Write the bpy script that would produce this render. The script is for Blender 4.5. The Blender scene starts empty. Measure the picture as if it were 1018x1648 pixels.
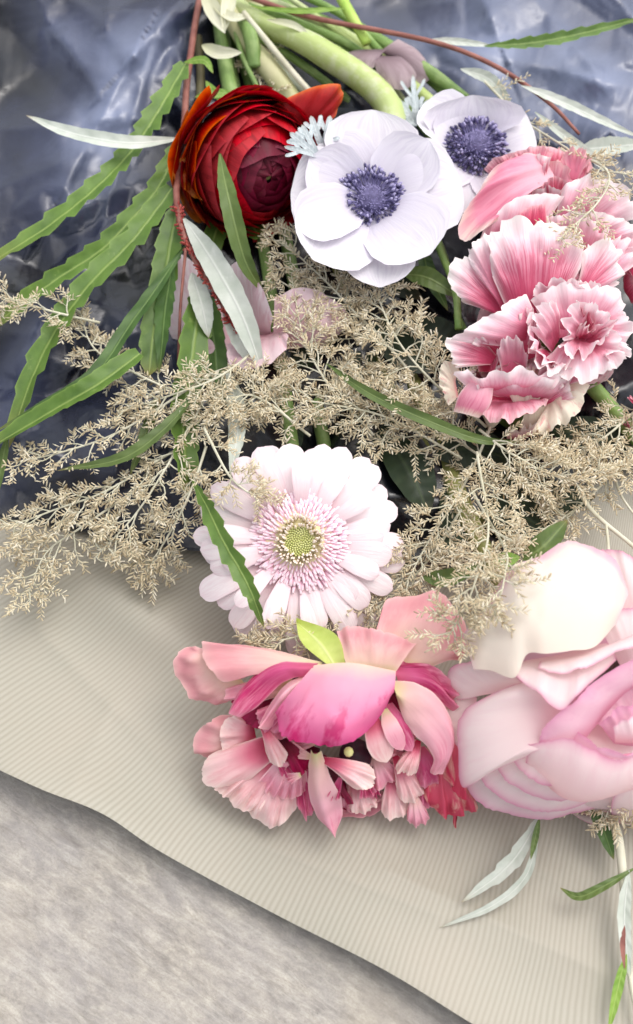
import bpy, math, random
import numpy as np
from mathutils import Vector, noise, geometry
rad = math.radians
random.seed(11); RNG = np.random.default_rng(11)
sc = bpy.context.scene
COL = sc.collection

# ------------------------------------------------------------------ camera
IW, IH = 1018.0, 1648.0
VF = rad(46); FPX = IH / 2 / math.tan(VF / 2)
TILT = rad(25); DIST = 0.56; LOOK = np.array([0.0, 0.0, 0.02])
CAM = LOOK + np.array([0, -math.sin(TILT) * DIST, math.cos(TILT) * DIST])
cd = bpy.data.cameras.new('camera'); cam = bpy.data.objects.new('camera', cd); COL.objects.link(cam)
cam.location = CAM; cam.rotation_euler = (TILT, 0, 0)
cd.sensor_fit = 'VERTICAL'; cd.sensor_height = 24; cd.lens = 12 / math.tan(VF / 2)
cd.clip_start = 0.01; cd.clip_end = 50
cd.dof.use_dof = True; cd.dof.focus_distance = 0.53; cd.dof.aperture_fstop = 6.0
sc.camera = cam
# ------------------------------------------------------------------ light
SUN_EL, SUN_AZ = rad(64), rad(50)      # azimuth from +Y (picture top) towards +X (picture right)
wd = bpy.data.worlds.new('World'); sc.world = wd; wd.use_nodes = True
wn = wd.node_tree.nodes; wl = wd.node_tree.links
sky = wn.new('ShaderNodeTexSky'); sky.sky_type = 'NISHITA'; sky.sun_disc = False
sky.sun_elevation = SUN_EL; sky.sun_rotation = SUN_AZ; sky.air_density = 1.0; sky.dust_density = 4.0; sky.ozone_density = 0.6
hs = wn.new('ShaderNodeHueSaturation'); hs.inputs['Saturation'].default_value = .28     # overcast: a paler sky
wl.new(sky.outputs[0], hs.inputs['Color']); wl.new(hs.outputs[0], wn['Background'].inputs[0]); wn['Background'].inputs[1].default_value = 0.15
ld = bpy.data.lights.new('sun', 'SUN'); ld.energy = 0.55; ld.angle = rad(85); ld.color = (1.0, 0.97, 0.92)
sun = bpy.data.objects.new('sun', ld); COL.objects.link(sun)
sdir = Vector((math.sin(SUN_AZ) * math.cos(SUN_EL), math.cos(SUN_AZ) * math.cos(SUN_EL), math.sin(SUN_EL)))
sun.rotation_euler = sdir.to_track_quat('Z', 'Y').to_euler(); sun.location = sdir * 3
sc.view_settings.view_transform = 'Standard'; sc.view_settings.look = 'None'
sc.view_settings.exposure = 0.8; sc.view_settings.gamma = 1

# ------------------------------------------------------------------ place: a spot of the picture at a height (cm) -> metres
ct, st = math.cos(TILT), math.sin(TILT)
def P(p):
    x, y, z = p; z = z / 100.0
    a = (x - IW / 2) / FPX; b = -(y - IH / 2) / FPX
    d = np.array([a, b * ct + st, b * st - ct])
    return CAM + d * ((z - CAM[2]) / d[2])
def S(p):                                # metres per picture pixel there
    return np.dot(P(p) - CAM, np.array([0, st, -ct])) / FPX
def crom(pts, n):
    pts = [np.array(p, float) for p in pts]
    if len(pts) == 1: return np.repeat(pts[0][None], n, 0)
    k = len(pts) - 1
    ext = [2 * pts[0] - pts[1]] + pts + [2 * pts[-1] - pts[-2]]
    out = []
    for t in np.linspace(0, k, n):
        i = min(int(t), k - 1); f = t - i
        a, b, c, d = ext[i:i + 4]
        out.append(.5 * (2 * b + (c - a) * f + (2 * a - 5 * b + 4 * c - d) * f * f + (3 * b - a - 3 * c + d) * f ** 3))
    return np.array(out)
def nrm(v):
    l = np.linalg.norm(v, axis=-1, keepdims=True); return v / np.maximum(l, 1e-9)
def wob(V, amp, sc_=25.0, seed=0.0):     # organic unevenness, amp in cm
    if amp <= 0: return V
    return V + np.array([noise.noise_vector(Vector(p) * sc_ + Vector((seed, seed * 1.7, -seed))) for p in V]) * amp / 100

# ------------------------------------------------------------------ objects
WL = {}
def thing(name, label, cat, at, group=None):
    o = bpy.data.objects.new(name, None); COL.objects.link(o)
    o.empty_display_size = 0.02
    w = P(at) if len(at) == 3 else np.array(at[:3]); o.location = w; WL[o.name] = w
    o['label'] = label; o['category'] = cat
    if group: o['group'] = group
    return o
def obj(name, V, Fc, mat, parent=None, uv=None, smooth=True, label=None, kind=None):
    V = np.asarray(V, float)
    base = V.mean(0)
    me = bpy.data.meshes.new(name)
    me.from_pydata((V - base).tolist(), [], [tuple(int(i) for i in f) for f in Fc])
    if uv is not None:
        lay = me.uv_layers.new(name='UVMap'); li = np.empty(len(me.loops), np.int32)
        me.loops.foreach_get('vertex_index', li)
        lay.data.foreach_set('uv', np.asarray(uv, np.float32)[li].ravel())
    if smooth: me.polygons.foreach_set('use_smooth', np.ones(len(me.polygons), bool))
    me.materials.append(mat)
    o = bpy.data.objects.new(name, me); COL.objects.link(o)
    if parent is not None:
        o.parent = parent; o.location = base - WL[parent.name]
    else: o.location = base
    WL[o.name] = base
    if label: o['label'] = label
    if kind: o['kind'] = kind
    return o
def gridf(nu, nv, off=0):
    return [(off + j * nu + i, off + j * nu + i + 1, off + (j + 1) * nu + i + 1, off + (j + 1) * nu + i) for j in range(nv - 1) for i in range(nu - 1)]
SEED = [0.0]
def fin(name, G, uv, mat, parent, wamp, label=None, wsc=28):
    nv, nu, _ = G.shape; SEED[0] += 3.17
    V = wob(G.reshape(-1, 3), wamp, wsc, SEED[0])
    Fc = gridf(nu, nv)
    c = G[nv // 2, nu // 2]; n = np.cross(G[nv // 2, min(nu // 2 + 1, nu - 1)] - c, G[min(nv // 2 + 1, nv - 1), nu // 2] - c)
    if np.dot(n, CAM - c) < 0: Fc = [f[::-1] for f in Fc]
    return obj(name, V, Fc, mat, parent, uv.reshape(-1, 2), label=label)
def uvgrid(nu, nv):
    u, v = np.meshgrid(np.linspace(0, 1, nu), np.linspace(0, 1, nv)); return np.stack([u, v], -1)

def fan(name, A, B, mat, parent, bulge=0.4, ruf=0.0, fr=0.0, freq=5, lip=0.0, wamp=.16, nu=32, nv=14, world=False, label=None):
    """petal spread from its foot A to its rim B (points: px, px, cm)"""
    a = crom([P(p) for p in A], nu); b = crom([P(p) for p in B], nu)
    uv = uvgrid(nu, nv); v = uv[..., 1:2]; u = uv[..., 0:1]
    G = a[None] * (1 - v) + b[None] * v
    N = nrm(np.cross(b[-1] - b[0], b[nu // 2] - a[nu // 2])); N = N if np.dot(N, CAM - b[nu // 2]) > 0 else -N
    if len(A) == 1 or np.linalg.norm(a[-1] - a[0]) < 1e-4: pass
    ph = random.random() * 6
    G = G + N * bulge / 100 * 4 * v * (1 - v * .75) * np.sin(np.pi * (0.12 + .76 * u))
    G = G + N * (lip / 100) * v ** 4
    if ruf: G = G + N * ruf / 100 * v ** 2 * (np.sin(u * freq * 6.283 + ph) + .5 * np.sin(u * freq * 11.3 + ph * 2))
    if ruf >= .1:
        SEED[0] += 1; K = np.array([noise.noise(Vector(p) * 95 + Vector((SEED[0], 0, 0))) + .6 * noise.noise(Vector(p) * 210 + Vector((0, SEED[0], 0))) for p in G.reshape(-1, 3)]).reshape(nv, nu, 1)
        G = G + N * K * (.0026 if ruf > .13 else .0012) * (.25 + v)
    if fr:
        d = nrm(b - a); j = RNG.uniform(-1, .5, nu) * (.35 + .65 * (np.sin(np.linspace(0, 17, nu) + ph) > -.2)) + .6 * np.sin(np.linspace(0, 9 + ph, nu) + ph)
        G[-1] += d * (j * fr / 100)[:, None]; G[-2] += d * (j * fr / 180)[:, None]
    return fin(name, G, uv, mat, parent, wamp, label)
def rail(name, L, R, mat, parent, bulge=0.3, wamp=.08, nu=11, nv=20, label=None, tip=False, crk=0.0):
    """petal or leaf between its two long edges L and R, foot to tip"""
    l = crom([P(p) for p in L], nv); r = crom([P(p) for p in R], nv)
    uv = uvgrid(nu, nv); u = uv[..., 0:1]
    if tip:
        s = np.linspace(0, 1, nv); k = np.sqrt(np.clip(1 - np.clip((s - .78) / .22, 0, 1) ** 2, 0, 1))[:, None]
        m = (l + r) / 2; l = m + (l - m) * k; r = m + (r - m) * k
    G = l[:, None] * (1 - u) + r[:, None] * u
    i = nv // 2
    N = nrm(np.cross(r[i] - l[i], (l[-1] + r[-1] - l[0] - r[0]))); N = N if np.dot(N, CAM - l[i]) > 0 else -N
    G = G + N * bulge / 100 * 4 * u * (1 - u)
    if crk:                                # puckers and a wandering edge
        SEED[0] += 1; K = np.array([noise.noise(Vector(p) * 90 + Vector((SEED[0], 0, 0))) + .5 * noise.noise(Vector(p) * 200 + Vector((0, SEED[0], 0))) for p in G.reshape(-1, 3)]).reshape(nv, nu, 1)
        G = G + N * K * crk + N * crk * .8 * np.sin(u * 9 + SEED[0]) * uv[..., 1:] + nrm(r - l)[:, None] * K * crk * .8 * np.abs(2 * u - 1)
    return fin(name, G, uv, mat, parent, wamp, label)
PROF = {
 'petal': lambda s: np.interp(s, [0, .15, .4, .7, .88, .96, 1], [.3, .45, .78, 1, .82, .5, .04]),
 'round': lambda s: np.interp(s, [0, .1, .3, .6, .8, .93, 1], [.35, .5, .86, 1, .9, .58, .04]),
 'ray':   lambda s: (.45 + .55 * np.clip(s / .55, 0, 1) ** .8) * np.sqrt(np.clip(1 - (np.clip(s - .8, 0, 1) / .2) ** 2.2, .0004, 1)) * (1 - .12 * np.exp(-((s - 1) / .03) ** 2)),
 'leaf':  lambda s: np.interp(s, [0, .08, .25, .5, .75, .92, 1], [.1, .4, .85, 1, .75, .32, .02]),
 'fanp':  lambda s: np.interp(s, [0, .2, .5, .78, .9, .97, 1], [.3, .5, .82, 1, .92, .62, .25]),
 'strap': lambda s: np.interp(s, [0, .05, .2, .8, .95, 1], [.5, .8, 1, .95, .6, .02]),
}
def frame_ribbon(C, w, prof, cup, roll, serr, nu, up=None, fold=0.0, twist=0.0, teeth=9, crease=0.0):
    nv = len(C); ph = random.random() * 6
    T = nrm(np.gradient(C, axis=0)); up = np.array([0, 0, 1.0]) if up is None else up
    B = nrm(np.cross(T, np.broadcast_to(up, T.shape))); N = np.cross(B, T)
    s = np.linspace(0, 1, nv)
    a = roll + twist * s
    Bn = B * np.cos(a)[:, None] + N * np.sin(a)[:, None]; Nn = N * np.cos(a)[:, None] - B * np.sin(a)[:, None]
    hw = w / 2 * (PROF[prof](s) if isinstance(prof, str) else prof)
    u = np.linspace(-1, 1, nu)
    G = np.empty((nv, nu, 3))
    for j in range(nv):
        q = u.copy(); k = 1.0
        if serr:
            tl = (s[j] * teeth) % 1; tr = (s[j] * teeth + .45) % 1
            jl = .4 + 1.2 * abs(math.sin(int(s[j] * teeth) * 7.3 + ph)); jr = .4 + 1.2 * abs(math.sin(int(s[j] * teeth + .45) * 5.1 + ph))
            kl = 1 + serr * jl * (tl - .5); kr = 1 + serr * jr * (tr - .5)
            q = np.where(u < 0, u * kl, u * kr)
        G[j] = C[j] + Bn[j] * (q * hw[j])[:, None] + Nn[j] * ((cup * u ** 2 + fold * np.abs(u) + crease * s[j] * np.cos(u * 6.5 + ph)) * hw[j])[:, None]
    return G
def ribbon(name, pts, w, mat, parent, prof='leaf', cup=.15, roll=0, serr=0, nu=7, nv=28, wamp=.06, fold=0, twist=0, label=None, teeth=9, crease=0):
    """leaf along a spine (px, px, cm), w = full width in px"""
    C = crom([P(p) for p in pts], nv)
    m = pts[len(pts) // 2]
    if serr: nv = teeth * 5 + 1; C = crom([P(p) for p in pts], nv)
    up = nrm(CAM - C[nv // 2]) * .5 + np.array([0, 0, .5])
    G = frame_ribbon(C, w * S(m), prof, cup, rad(roll), serr, nu, up, fold, rad(twist), teeth, crease)
    return fin(name, G, uvgrid(nu, nv), mat, parent, wamp, label)
def tubeg(C, R, n=7):
    C = np.asarray(C, float); R = np.broadcast_to(np.asarray(R, float), (len(C),))
    T = nrm(np.gradient(C, axis=0)); ref = np.array([.31, .22, .93]); B = nrm(np.cross(T, ref)); N = np.cross(B, T)
    a = np.linspace(0, 2 * np.pi, n, endpoint=False)
    V = (C[:, None] + (B[:, None] * np.cos(a)[None, :, None] + N[:, None] * np.sin(a)[None, :, None]) * R[:, None, None]).reshape(-1, 3)
    m = len(C)
    Fc = [(j * n + i, j * n + (i + 1) % n, (j + 1) * n + (i + 1) % n, (j + 1) * n + i) for j in range(m - 1) for i in range(n)]
    Fc += [tuple(range(n))[::-1], tuple((m - 1) * n + i for i in range(n))]
    uv = np.stack(np.meshgrid(np.linspace(0, 1, n), np.linspace(0, 1, m)), -1).reshape(-1, 2)
    return V, Fc, uv
def tube(name, pts, w, mat, parent, n=9, nv=24, wamp=.05, label=None, kind=None):
    C = wob(crom([P(p) for p in pts], nv), wamp, 30, len(pts) + 1.7)
    sm = S(pts[len(pts) // 2])
    ws = np.interp(np.linspace(0, 1, nv), np.linspace(0, 1, len(w)), w) if isinstance(w, (list, tuple)) else np.full(nv, w)
    V, Fc, uv = tubeg(C, ws * sm / 2, n)
    return obj(name, V, Fc, mat, parent, uv, label=label, kind=kind)
class MB:                                  # several small pieces joined in one mesh
    def __init__(s): s.V = []; s.F = []; s.U = []; s.n = 0
    def add(s, V, Fc, uv=None):
        V = np.asarray(V); s.V.append(V); s.F += [tuple(i + s.n for i in f) for f in Fc]
        s.U.append(np.zeros((len(V), 2)) if uv is None else uv); s.n += len(V)
    def build(s, name, mat, parent, smooth=True, **k): return obj(name, np.concatenate(s.V), s.F, mat, parent, np.concatenate(s.U), smooth, **k)

# ------------------------------------------------------------------ materials
def newmat(name):
    m = bpy.data.materials.new(name); m.use_nodes = True
    return m, m.node_tree.nodes, m.node_tree.links
def lin(c): return tuple((x / 12.92 if x <= .04045 else ((x + .055) / 1.055) ** 2.4) for x in [q / 255 for q in c]) + (1,)
class NT:
    def __init__(s, name): s.m, s.n, s.l = newmat(name); s.bs = s.n['Principled BSDF']
    def node(s, t, **k):
        q = s.n.new(t)
        for a, b in k.items(): setattr(q, a, b)
        return q
    def link(s, a, b): s.l.new(a, b)
    def math(s, op, a, b=None, clamp=False):
        q = s.n.new('ShaderNodeMath'); q.operation = op; q.use_clamp = clamp
        for i, x in enumerate((a, b)):
            if x is None: continue
            if isinstance(x, (int, float)): q.inputs[i].default_value = x
            else: s.l.new(x, q.inputs[i])
        return q.outputs[0]
    def ramp(s, fac, stops, interp='LINEAR'):
        q = s.n.new('ShaderNodeValToRGB'); q.color_ramp.interpolation = interp
        e = q.color_ramp.elements
        while len(e) < len(stops): e.new(.5)
        for el, (p, c) in zip(e, stops):
            el.position = p; el.color = c if len(c) == 4 else tuple(c) + (1,)
        s.l.new(fac, q.inputs[0]); return q.outputs[0]
    def mix(s, fac, a, b, mode='MIX'):
        q = s.n.new('ShaderNodeMix'); q.data_type = 'RGBA'; q.blend_type = mode; q.clamp_factor = True
        for i, x in ((0, fac), (6, a), (7, b)):
            if isinstance(x, (int, float)): q.inputs[i].default_value = x
            elif isinstance(x, tuple): q.inputs[i].default_value = x if len(x) == 4 else x + (1,)
            else: s.l.new(x, q.inputs[i])
        return q.outputs[2]
    def noise(s, vec, scale, detail=3, rough=.55, dist=0):
        q = s.n.new('ShaderNodeTexNoise'); q.inputs['Scale'].default_value = scale; q.inputs['Detail'].default_value = detail
        q.inputs['Roughness'].default_value = rough; q.inputs['Distortion'].default_value = dist
        if vec is not None: s.l.new(vec, q.inputs['Vector'])
        return q.outputs['Fac']
    def comb(s, x, y, z):
        q = s.n.new('ShaderNodeCombineXYZ')
        for i, v in enumerate((x, y, z)):
            if isinstance(v, (int, float)): q.inputs[i].default_value = v
            else: s.l.new(v, q.inputs[i])
        return q.outputs[0]
    def uv(s):
        t = s.n.new('ShaderNodeTexCoord'); q = s.n.new('ShaderNodeSeparateXYZ'); s.l.new(t.outputs['UV'], q.inputs[0])
        return q.outputs[0], q.outputs[1], t
    def bump(s, h, strength, dist=.0006):
        q = s.n.new('ShaderNodeBump'); q.inputs['Strength'].default_value = strength; q.inputs['Distance'].default_value = dist
        s.l.new(h, q.inputs['Height']); s.l.new(q.outputs[0], s.bs.inputs['Normal']); return q.outputs[0]
    def finish(s, col, rough=.5, transl=0.0, tcol=None, spec=.3):
        s.l.new(col, s.bs.inputs['Base Color']); s.bs.inputs['Roughness'].default_value = rough
        s.bs.inputs['Specular IOR Level'].default_value = spec
        if transl > 0:
            t = s.n.new('ShaderNodeBsdfTranslucent'); s.l.new(tcol if tcol is not None else col, t.inputs[0])
            x = s.n.new('ShaderNodeMixShader'); x.inputs[0].default_value = transl
            s.l.new(s.bs.outputs[0], x.inputs[1]); s.l.new(t.outputs[0], x.inputs[2])
            s.l.new(x.outputs[0], s.n['Material Output'].inputs[0])
        return s.m
def petal_mat(name, ramp, streak=None, samt=.5, sscale=26, srange=(0, 1), sthr=(.45, .62), edge=None, eamt=0.0, epow=10, transl=.28, rough=.5, var=.08, bump=.25, spec=.3, mott=None):
    t = NT(name); u, v, tc = t.uv()
    oi = t.node('ShaderNodeObjectInfo'); rnd = t.math('MULTIPLY', oi.outputs['Random'], 57.0)
    n1 = t.noise(tc.outputs['Object'], 60, 3)
    vv = t.math('ADD', v, t.math('MULTIPLY', t.math('SUBTRACT', n1, .5), .22))
    col = t.ramp(vv, [(p, lin(c)) for p, c in ramp])
    sv = t.comb(t.math('MULTIPLY', u, sscale), t.math('MULTIPLY', v, 2.2), rnd)
    sn = t.noise(sv, 1.0, 4, .6, .3)
    if streak is not None:
        q = t.node('ShaderNodeMapRange'); t.link(sn, q.inputs[0]); q.inputs[1].default_value = sthr[0]; q.inputs[2].default_value = sthr[1]
        q2 = t.node('ShaderNodeMapRange', interpolation_type='SMOOTHSTEP'); t.link(vv, q2.inputs[0]); q2.inputs[1].default_value = srange[0]; q2.inputs[2].default_value = srange[1]
        f = t.math('MULTIPLY', t.math('MULTIPLY', q.outputs[0], q2.outputs[0]), samt)
        col = t.mix(f, col, lin(streak))
    if mott is not None:
        mn = t.noise(tc.outputs['Object'], 90, 4, .6)
        q = t.node('ShaderNodeMapRange'); t.link(mn, q.inputs[0]); q.inputs[1].default_value = .5; q.inputs[2].default_value = .66
        col = t.mix(t.math('MULTIPLY', q.outputs[0], .7), col, lin(mott))
    if edge is not None:
        e = t.math('POWER', v, epow); e2 = t.math('POWER', t.math('ABSOLUTE', t.math('SUBTRACT', t.math('MULTIPLY', u, 2), 1)), epow * 1.3)
        e = t.math('MULTIPLY', t.math('MAXIMUM', e, e2), eamt)
        e = t.math('MULTIPLY', e, t.math('ADD', .5, n1), True)
        col = t.mix(e, col, lin(edge))
    h = t.node('ShaderNodeHueSaturation'); t.link(col, h.inputs['Color'])
    t.link(t.math('ADD', 1 - var / 2, t.math('MULTIPLY', oi.outputs['Random'], var)), h.inputs['Value'])
    t.link(t.math('ADD', 1 - var * .25, t.math('MULTIPLY', oi.outputs['Random'], var * .5)), h.inputs['Saturation'])
    col = h.outputs[0]
    t.bump(sn, bump)
    return t.finish(col, rough, transl, None, spec)
def leaf_mat(name, col, mid, dark, transl=.2, rough=.45, spec=.4, var=.25, side=14, edge=None):
    t = NT(name); u, v, tc = t.uv(); oi = t.node('ShaderNodeObjectInfo')
    a = t.math('ABSOLUTE', t.math('SUBTRACT', t.math('MULTIPLY', u, 2), 1))
    n = t.noise(tc.outputs['Object'], 70, 4, .6)
    c = t.mix(t.ramp(n, [(.3, (0, 0, 0)), (.7, (1, 1, 1))]), lin(dark), lin(col))
    w = t.node('ShaderNodeTexWave', wave_type='BANDS', bands_direction='Y'); w.inputs['Scale'].default_value = side / 6.28; w.inputs['Distortion'].default_value = 4.0
    t.link(t.comb(0.0, t.math('SUBTRACT', v, t.math('MULTIPLY', a, .08)), 0.0), w.inputs['Vector'])
    c = t.mix(t.math('MULTIPLY', w.outputs['Fac'], .05), c, lin(mid))
    m = t.math('SUBTRACT', 1.0, t.math('MULTIPLY', a, 7.0), True)
    c = t.mix(t.math('MULTIPLY', m, .75), c, lin(mid))
    if edge: c = t.mix(t.math('MULTIPLY', t.math('POWER', a, 14), .8), c, lin(edge))
    bl = t.noise(tc.outputs['Object'], 130, 4, .7); c = t.mix(t.ramp(bl, [(.62, (0, 0, 0)), (.74, (.45, .45, .45))]), c, lin(mid))
    tipf = t.math('MULTIPLY', t.math('POWER', v, 22), t.math('ADD', n, .2), True); c = t.mix(tipf, c, lin((150, 122, 70)))
    h = t.node('ShaderNodeHueSaturation'); t.link(c, h.inputs['Color'])
    t.link(t.math('ADD', 1 - var / 2, t.math('MULTIPLY', oi.outputs['Random'], var)), h.inputs['Value'])
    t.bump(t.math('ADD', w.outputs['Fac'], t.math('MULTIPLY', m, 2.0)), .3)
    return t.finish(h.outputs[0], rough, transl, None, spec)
def plain_mat(name, stops, scale=60, rough=.55, transl=0, spec=.3, island=False, bump=.2, along=None):
    t = NT(name); u, v, tc = t.uv()
    if island:
        g = t.node('ShaderNodeNewGeometry'); f = g.outputs['Random Per Island']
    elif along: f = t.math('ADD', v, t.math('MULTIPLY', t.math('SUBTRACT', t.noise(tc.outputs['Object'], scale, 3), .5), .3))
    else: f = t.noise(tc.outputs['Object'], scale, 4, .6)
    c = t.ramp(f, [(p, lin(q)) for p, q in stops])
    if bump and not island: t.bump(t.noise(tc.outputs['Object'], scale * 5, 3), bump)
    return t.finish(c, rough, transl, None, spec)

def M_floor():
    t = NT('floor'); tc = t.node('ShaderNodeTexCoord'); mp = t.node('ShaderNodeMapping')
    mp.vector_type = 'TEXTURE'; mp.inputs['Rotation'].default_value = (0, 0, rad(-33)); mp.inputs['Scale'].default_value = (1, .55, 1); t.link(tc.outputs['Object'], mp.inputs[0])
    n1 = t.noise(mp.outputs[0], 70, 10, .78, .25); n2 = t.noise(tc.outputs['Object'], 22, 6, .65, .2); n3 = t.noise(mp.outputs[0], 210, 6, .7, .5)
    c = t.ramp(n1, [(.3, lin((112, 106, 98))), (.43, lin((142, 136, 128))), (.54, lin((164, 157, 146))), (.68, lin((192, 185, 171)))])
    c = t.mix(t.ramp(n2, [(.35, (0, 0, 0)), (.7, (.55, .55, .55))]), c, lin((150, 146, 146)))
    c = t.mix(t.ramp(n3, [(.56, (0, 0, 0)), (.75, (.5, .5, .5))]), c, lin((112, 103, 97)))
    m2 = t.node('ShaderNodeMapping'); m2.vector_type = 'TEXTURE'; m2.inputs['Rotation'].default_value = (0, 0, rad(-33)); m2.inputs['Scale'].default_value = (1, .14, 1); t.link(tc.outputs['Object'], m2.inputs[0])
    n5 = t.noise(m2.outputs[0], 26, 10, .8, .6); c = t.mix(t.ramp(n5, [(.5, (0, 0, 0)), (.7, (.5, .5, .5))]), c, lin((206, 201, 190)))
    n6 = t.noise(m2.outputs[0], 34, 10, .82, .5); c = t.mix(t.ramp(n6, [(.52, (0, 0, 0)), (.68, (.55, .55, .55))]), c, lin((104, 97, 88)))
    n7 = t.noise(tc.outputs['Object'], 900, 3, .7); c = t.mix(t.ramp(n7, [(.5, (0, 0, 0)), (.8, (.5, .5, .5))]), c, lin((120, 114, 106)))
    n4 = t.noise(tc.outputs['Object'], 9, 3, .5); c = t.mix(t.ramp(n4, [(.5, (0, 0, 0)), (.7, (.4, .4, .4))]), c, lin((176, 165, 148)))
    t.bump(t.math('ADD', n1, t.math('MULTIPLY', n3, .6)), .35, .001)
    return t.finish(c, .55, 0, None, .3)
def M_paper():
    t = NT('ribbed_kraft_paper'); u, v, tc = t.uv()
    n = t.noise(tc.outputs['Object'], 220, 3)
    w = t.math('SINE', t.math('ADD', t.math('MULTIPLY', u, 6.2832), t.math('MULTIPLY', n, .8)))
    w01 = t.math('ADD', t.math('MULTIPLY', w, .5), .5)
    n2 = t.noise(tc.outputs['Object'], 12, 4); n3 = t.noise(tc.outputs['Object'], 500, 2)
    c = t.ramp(w01, [(0, lin((150, 147, 133))), (.5, lin((161, 157, 143))), (1, lin((166, 162, 149)))])
    c = t.mix(t.ramp(n2, [(.35, (0, 0, 0)), (.7, (.35, .35, .35))]), c, lin((172, 159, 145)))
    c = t.mix(t.math('MULTIPLY', n3, .15), c, lin((150, 138, 118)))
    t.bump(t.math('ADD', w01, t.math('MULTIPLY', t.noise(tc.outputs['Object'], 55, 5, .6), 1.6)), .13, .0005)
    return t.finish(c, .45, 0, None, .3)
def M_film():
    t = NT('dark_plastic_film'); tc = t.node('ShaderNodeTexCoord')
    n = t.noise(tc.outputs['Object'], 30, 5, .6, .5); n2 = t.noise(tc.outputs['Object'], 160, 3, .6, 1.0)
    at = t.node('ShaderNodeAttribute', attribute_name='painted_sheen')  # reflected sky painted into the film colour; low values stay near black
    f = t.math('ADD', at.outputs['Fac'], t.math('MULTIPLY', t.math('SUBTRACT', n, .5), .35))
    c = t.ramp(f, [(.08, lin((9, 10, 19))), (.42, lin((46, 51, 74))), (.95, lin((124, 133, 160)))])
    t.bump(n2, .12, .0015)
    t.bs.inputs['Coat Weight'].default_value = .12; t.bs.inputs['Coat Roughness'].default_value = .35
    return t.finish(c, .27, 0, None, .6)

# ------------------------------------------------------------------ setting
n = 60; xs = np.linspace(-1.6, 1.6, n); ys = np.linspace(-1.6, 1.6, n)
X, Y = np.meshgrid(xs, ys); Vf = np.stack([X.ravel(), Y.ravel(), np.zeros(n * n)], -1)
obj('floor', Vf, gridf(n, n), M_floor(), kind='structure')

def seg(x, y, a, b):
    ax, ay = a; bx, by = b; dx, dy = bx - ax, by - ay; l2 = dx * dx + dy * dy
    t = max(0, min(1, ((x - ax) * dx + (y - ay) * dy) / l2)); qx, qy = ax + t * dx - x, ay + t * dy - y
    sd = (dx * (y - ay) - dy * (x - ax)) / math.sqrt(l2)
    return math.hypot(qx, qy), sd
# kraft paper: cut edge in front, ribs fan out as on a rolled cone
def paper():
    lo = crom([(-420, 1040, 0), (-160, 1165, 0), (0, 1240, 0), (70, 1272, 0), (165, 1310, 0), (260, 1372, 0), (440, 1470, 0), (620, 1562, 0), (760, 1648, 0), (920, 1742, 0), (1250, 1930, 0)], 170)
    hi = crom([(-420, 300, 0), (0, 320, 0), (500, 330, 0), (1350, 300, 0)], 170)
    nv = 150; V = []; U = []
    hub = P((1066, 393, .5))
    rise = lambda x: 1.0 + .35 * math.sin(x / 95 + .6) + .3 * math.sin(x / 210 + 2)
    for j in range(nv):
        s = (j / (nv - 1)) ** 1.5
        for i in range(170):
            p = lo[i] * (1 - s) + hi[i] * s
            x, y = p[0], p[1]
            d = s * 1000
            z = .35 + rise(x) * math.exp(-(d / 130) ** 1.6) + .25 * noise.noise(Vector((x / 330, y / 330, 1)))
            # soft ridge running up-left below the flowers
            q = (x - 150) * .6 + (y - 930) * -.8 ; along = (x - 150) * .8 + (y - 930) * .6
            z += .75 * math.exp(-(q / 55) ** 2) * math.exp(-((along - 60) / 190) ** 2)
            q = (x - 700) * .35 - (y - 1450) * .93; z += .25 * math.exp(-(q / 60) ** 2) * math.exp(-((x - 760) / 240) ** 2)
            for a_, b_, h_ in (((60, 1010), (330, 1300), .10), ((420, 1360), (700, 1470), .08), ((620, 1400), (960, 1560), .09), ((180, 1130), (120, 1260), .08), ((800, 1360), (1000, 1480), .07)):
                z += h_ * math.exp(-seg(x, y, a_, b_)[0] / 16)
            w = P((x, y, max(z, .12)))
            V.append(w)
            dx, dy = w[0] - hub[0], w[1] - hub[1]
            U.append((math.atan2(dy, dx) / .0064 + 1.1 * noise.noise(Vector((x / 160, y / 160, 7))), math.hypot(dx, dy) * 5))
    a = obj('kraft_paper', np.array(V), gridf(170, nv), M_paper(), None, np.array(U))
    a['label'] = 'beige ribbed kraft paper under the flowers, its wavy cut edge lifting off the floor'; a['category'] = 'wrapping paper'
    m = a.modifiers.new('thickness', 'SOLIDIFY'); m.thickness = .0005; m.offset = -1
paper()

FOLDS = [((340, -60), (215, 90), 2.2, 60, 40), ((215, 90), (105, 300), 1.7, 70, 34), ((230, 130), (150, 420), 1.0, 22, 40), ((0, 210), (190, 190), 1.0, 60, 34),
         ((-60, 330), (150, 240), .7, 40, 40), ((-40, 420), (210, 300), .7, 40, 50), ((260, 60), (330, 150), .8, 20, 30), ((100, 60), (160, 150), .8, 30, 30),
         ((40, -40), (90, 60), .9, 30, 36), ((180, -60), (170, 60), .9, 40, 30), ((560, 20), (700, 240), .5, 40, 30), ((760, -50), (800, 60), 1.0, 26, 60),
         ((800, 150), (1100, 260), .9, 40, 70), ((700, 70), (1060, 150), .8, 50, 50), ((860, 0), (960, 120), .7, 30, 40), ((960, -30), (1060, 60), .8, 40, 40),
         ((30, 640), (120, 480), 1.2, 30, 26), ((0, 780), (150, 690), .9, 40, 40), ((200, 540), (180, 820), .9, 30, 40), ((260, 560), (300, 840), .6, 40, 40), ((60, 520), (20, 700), .8, 30, 30)]
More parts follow.
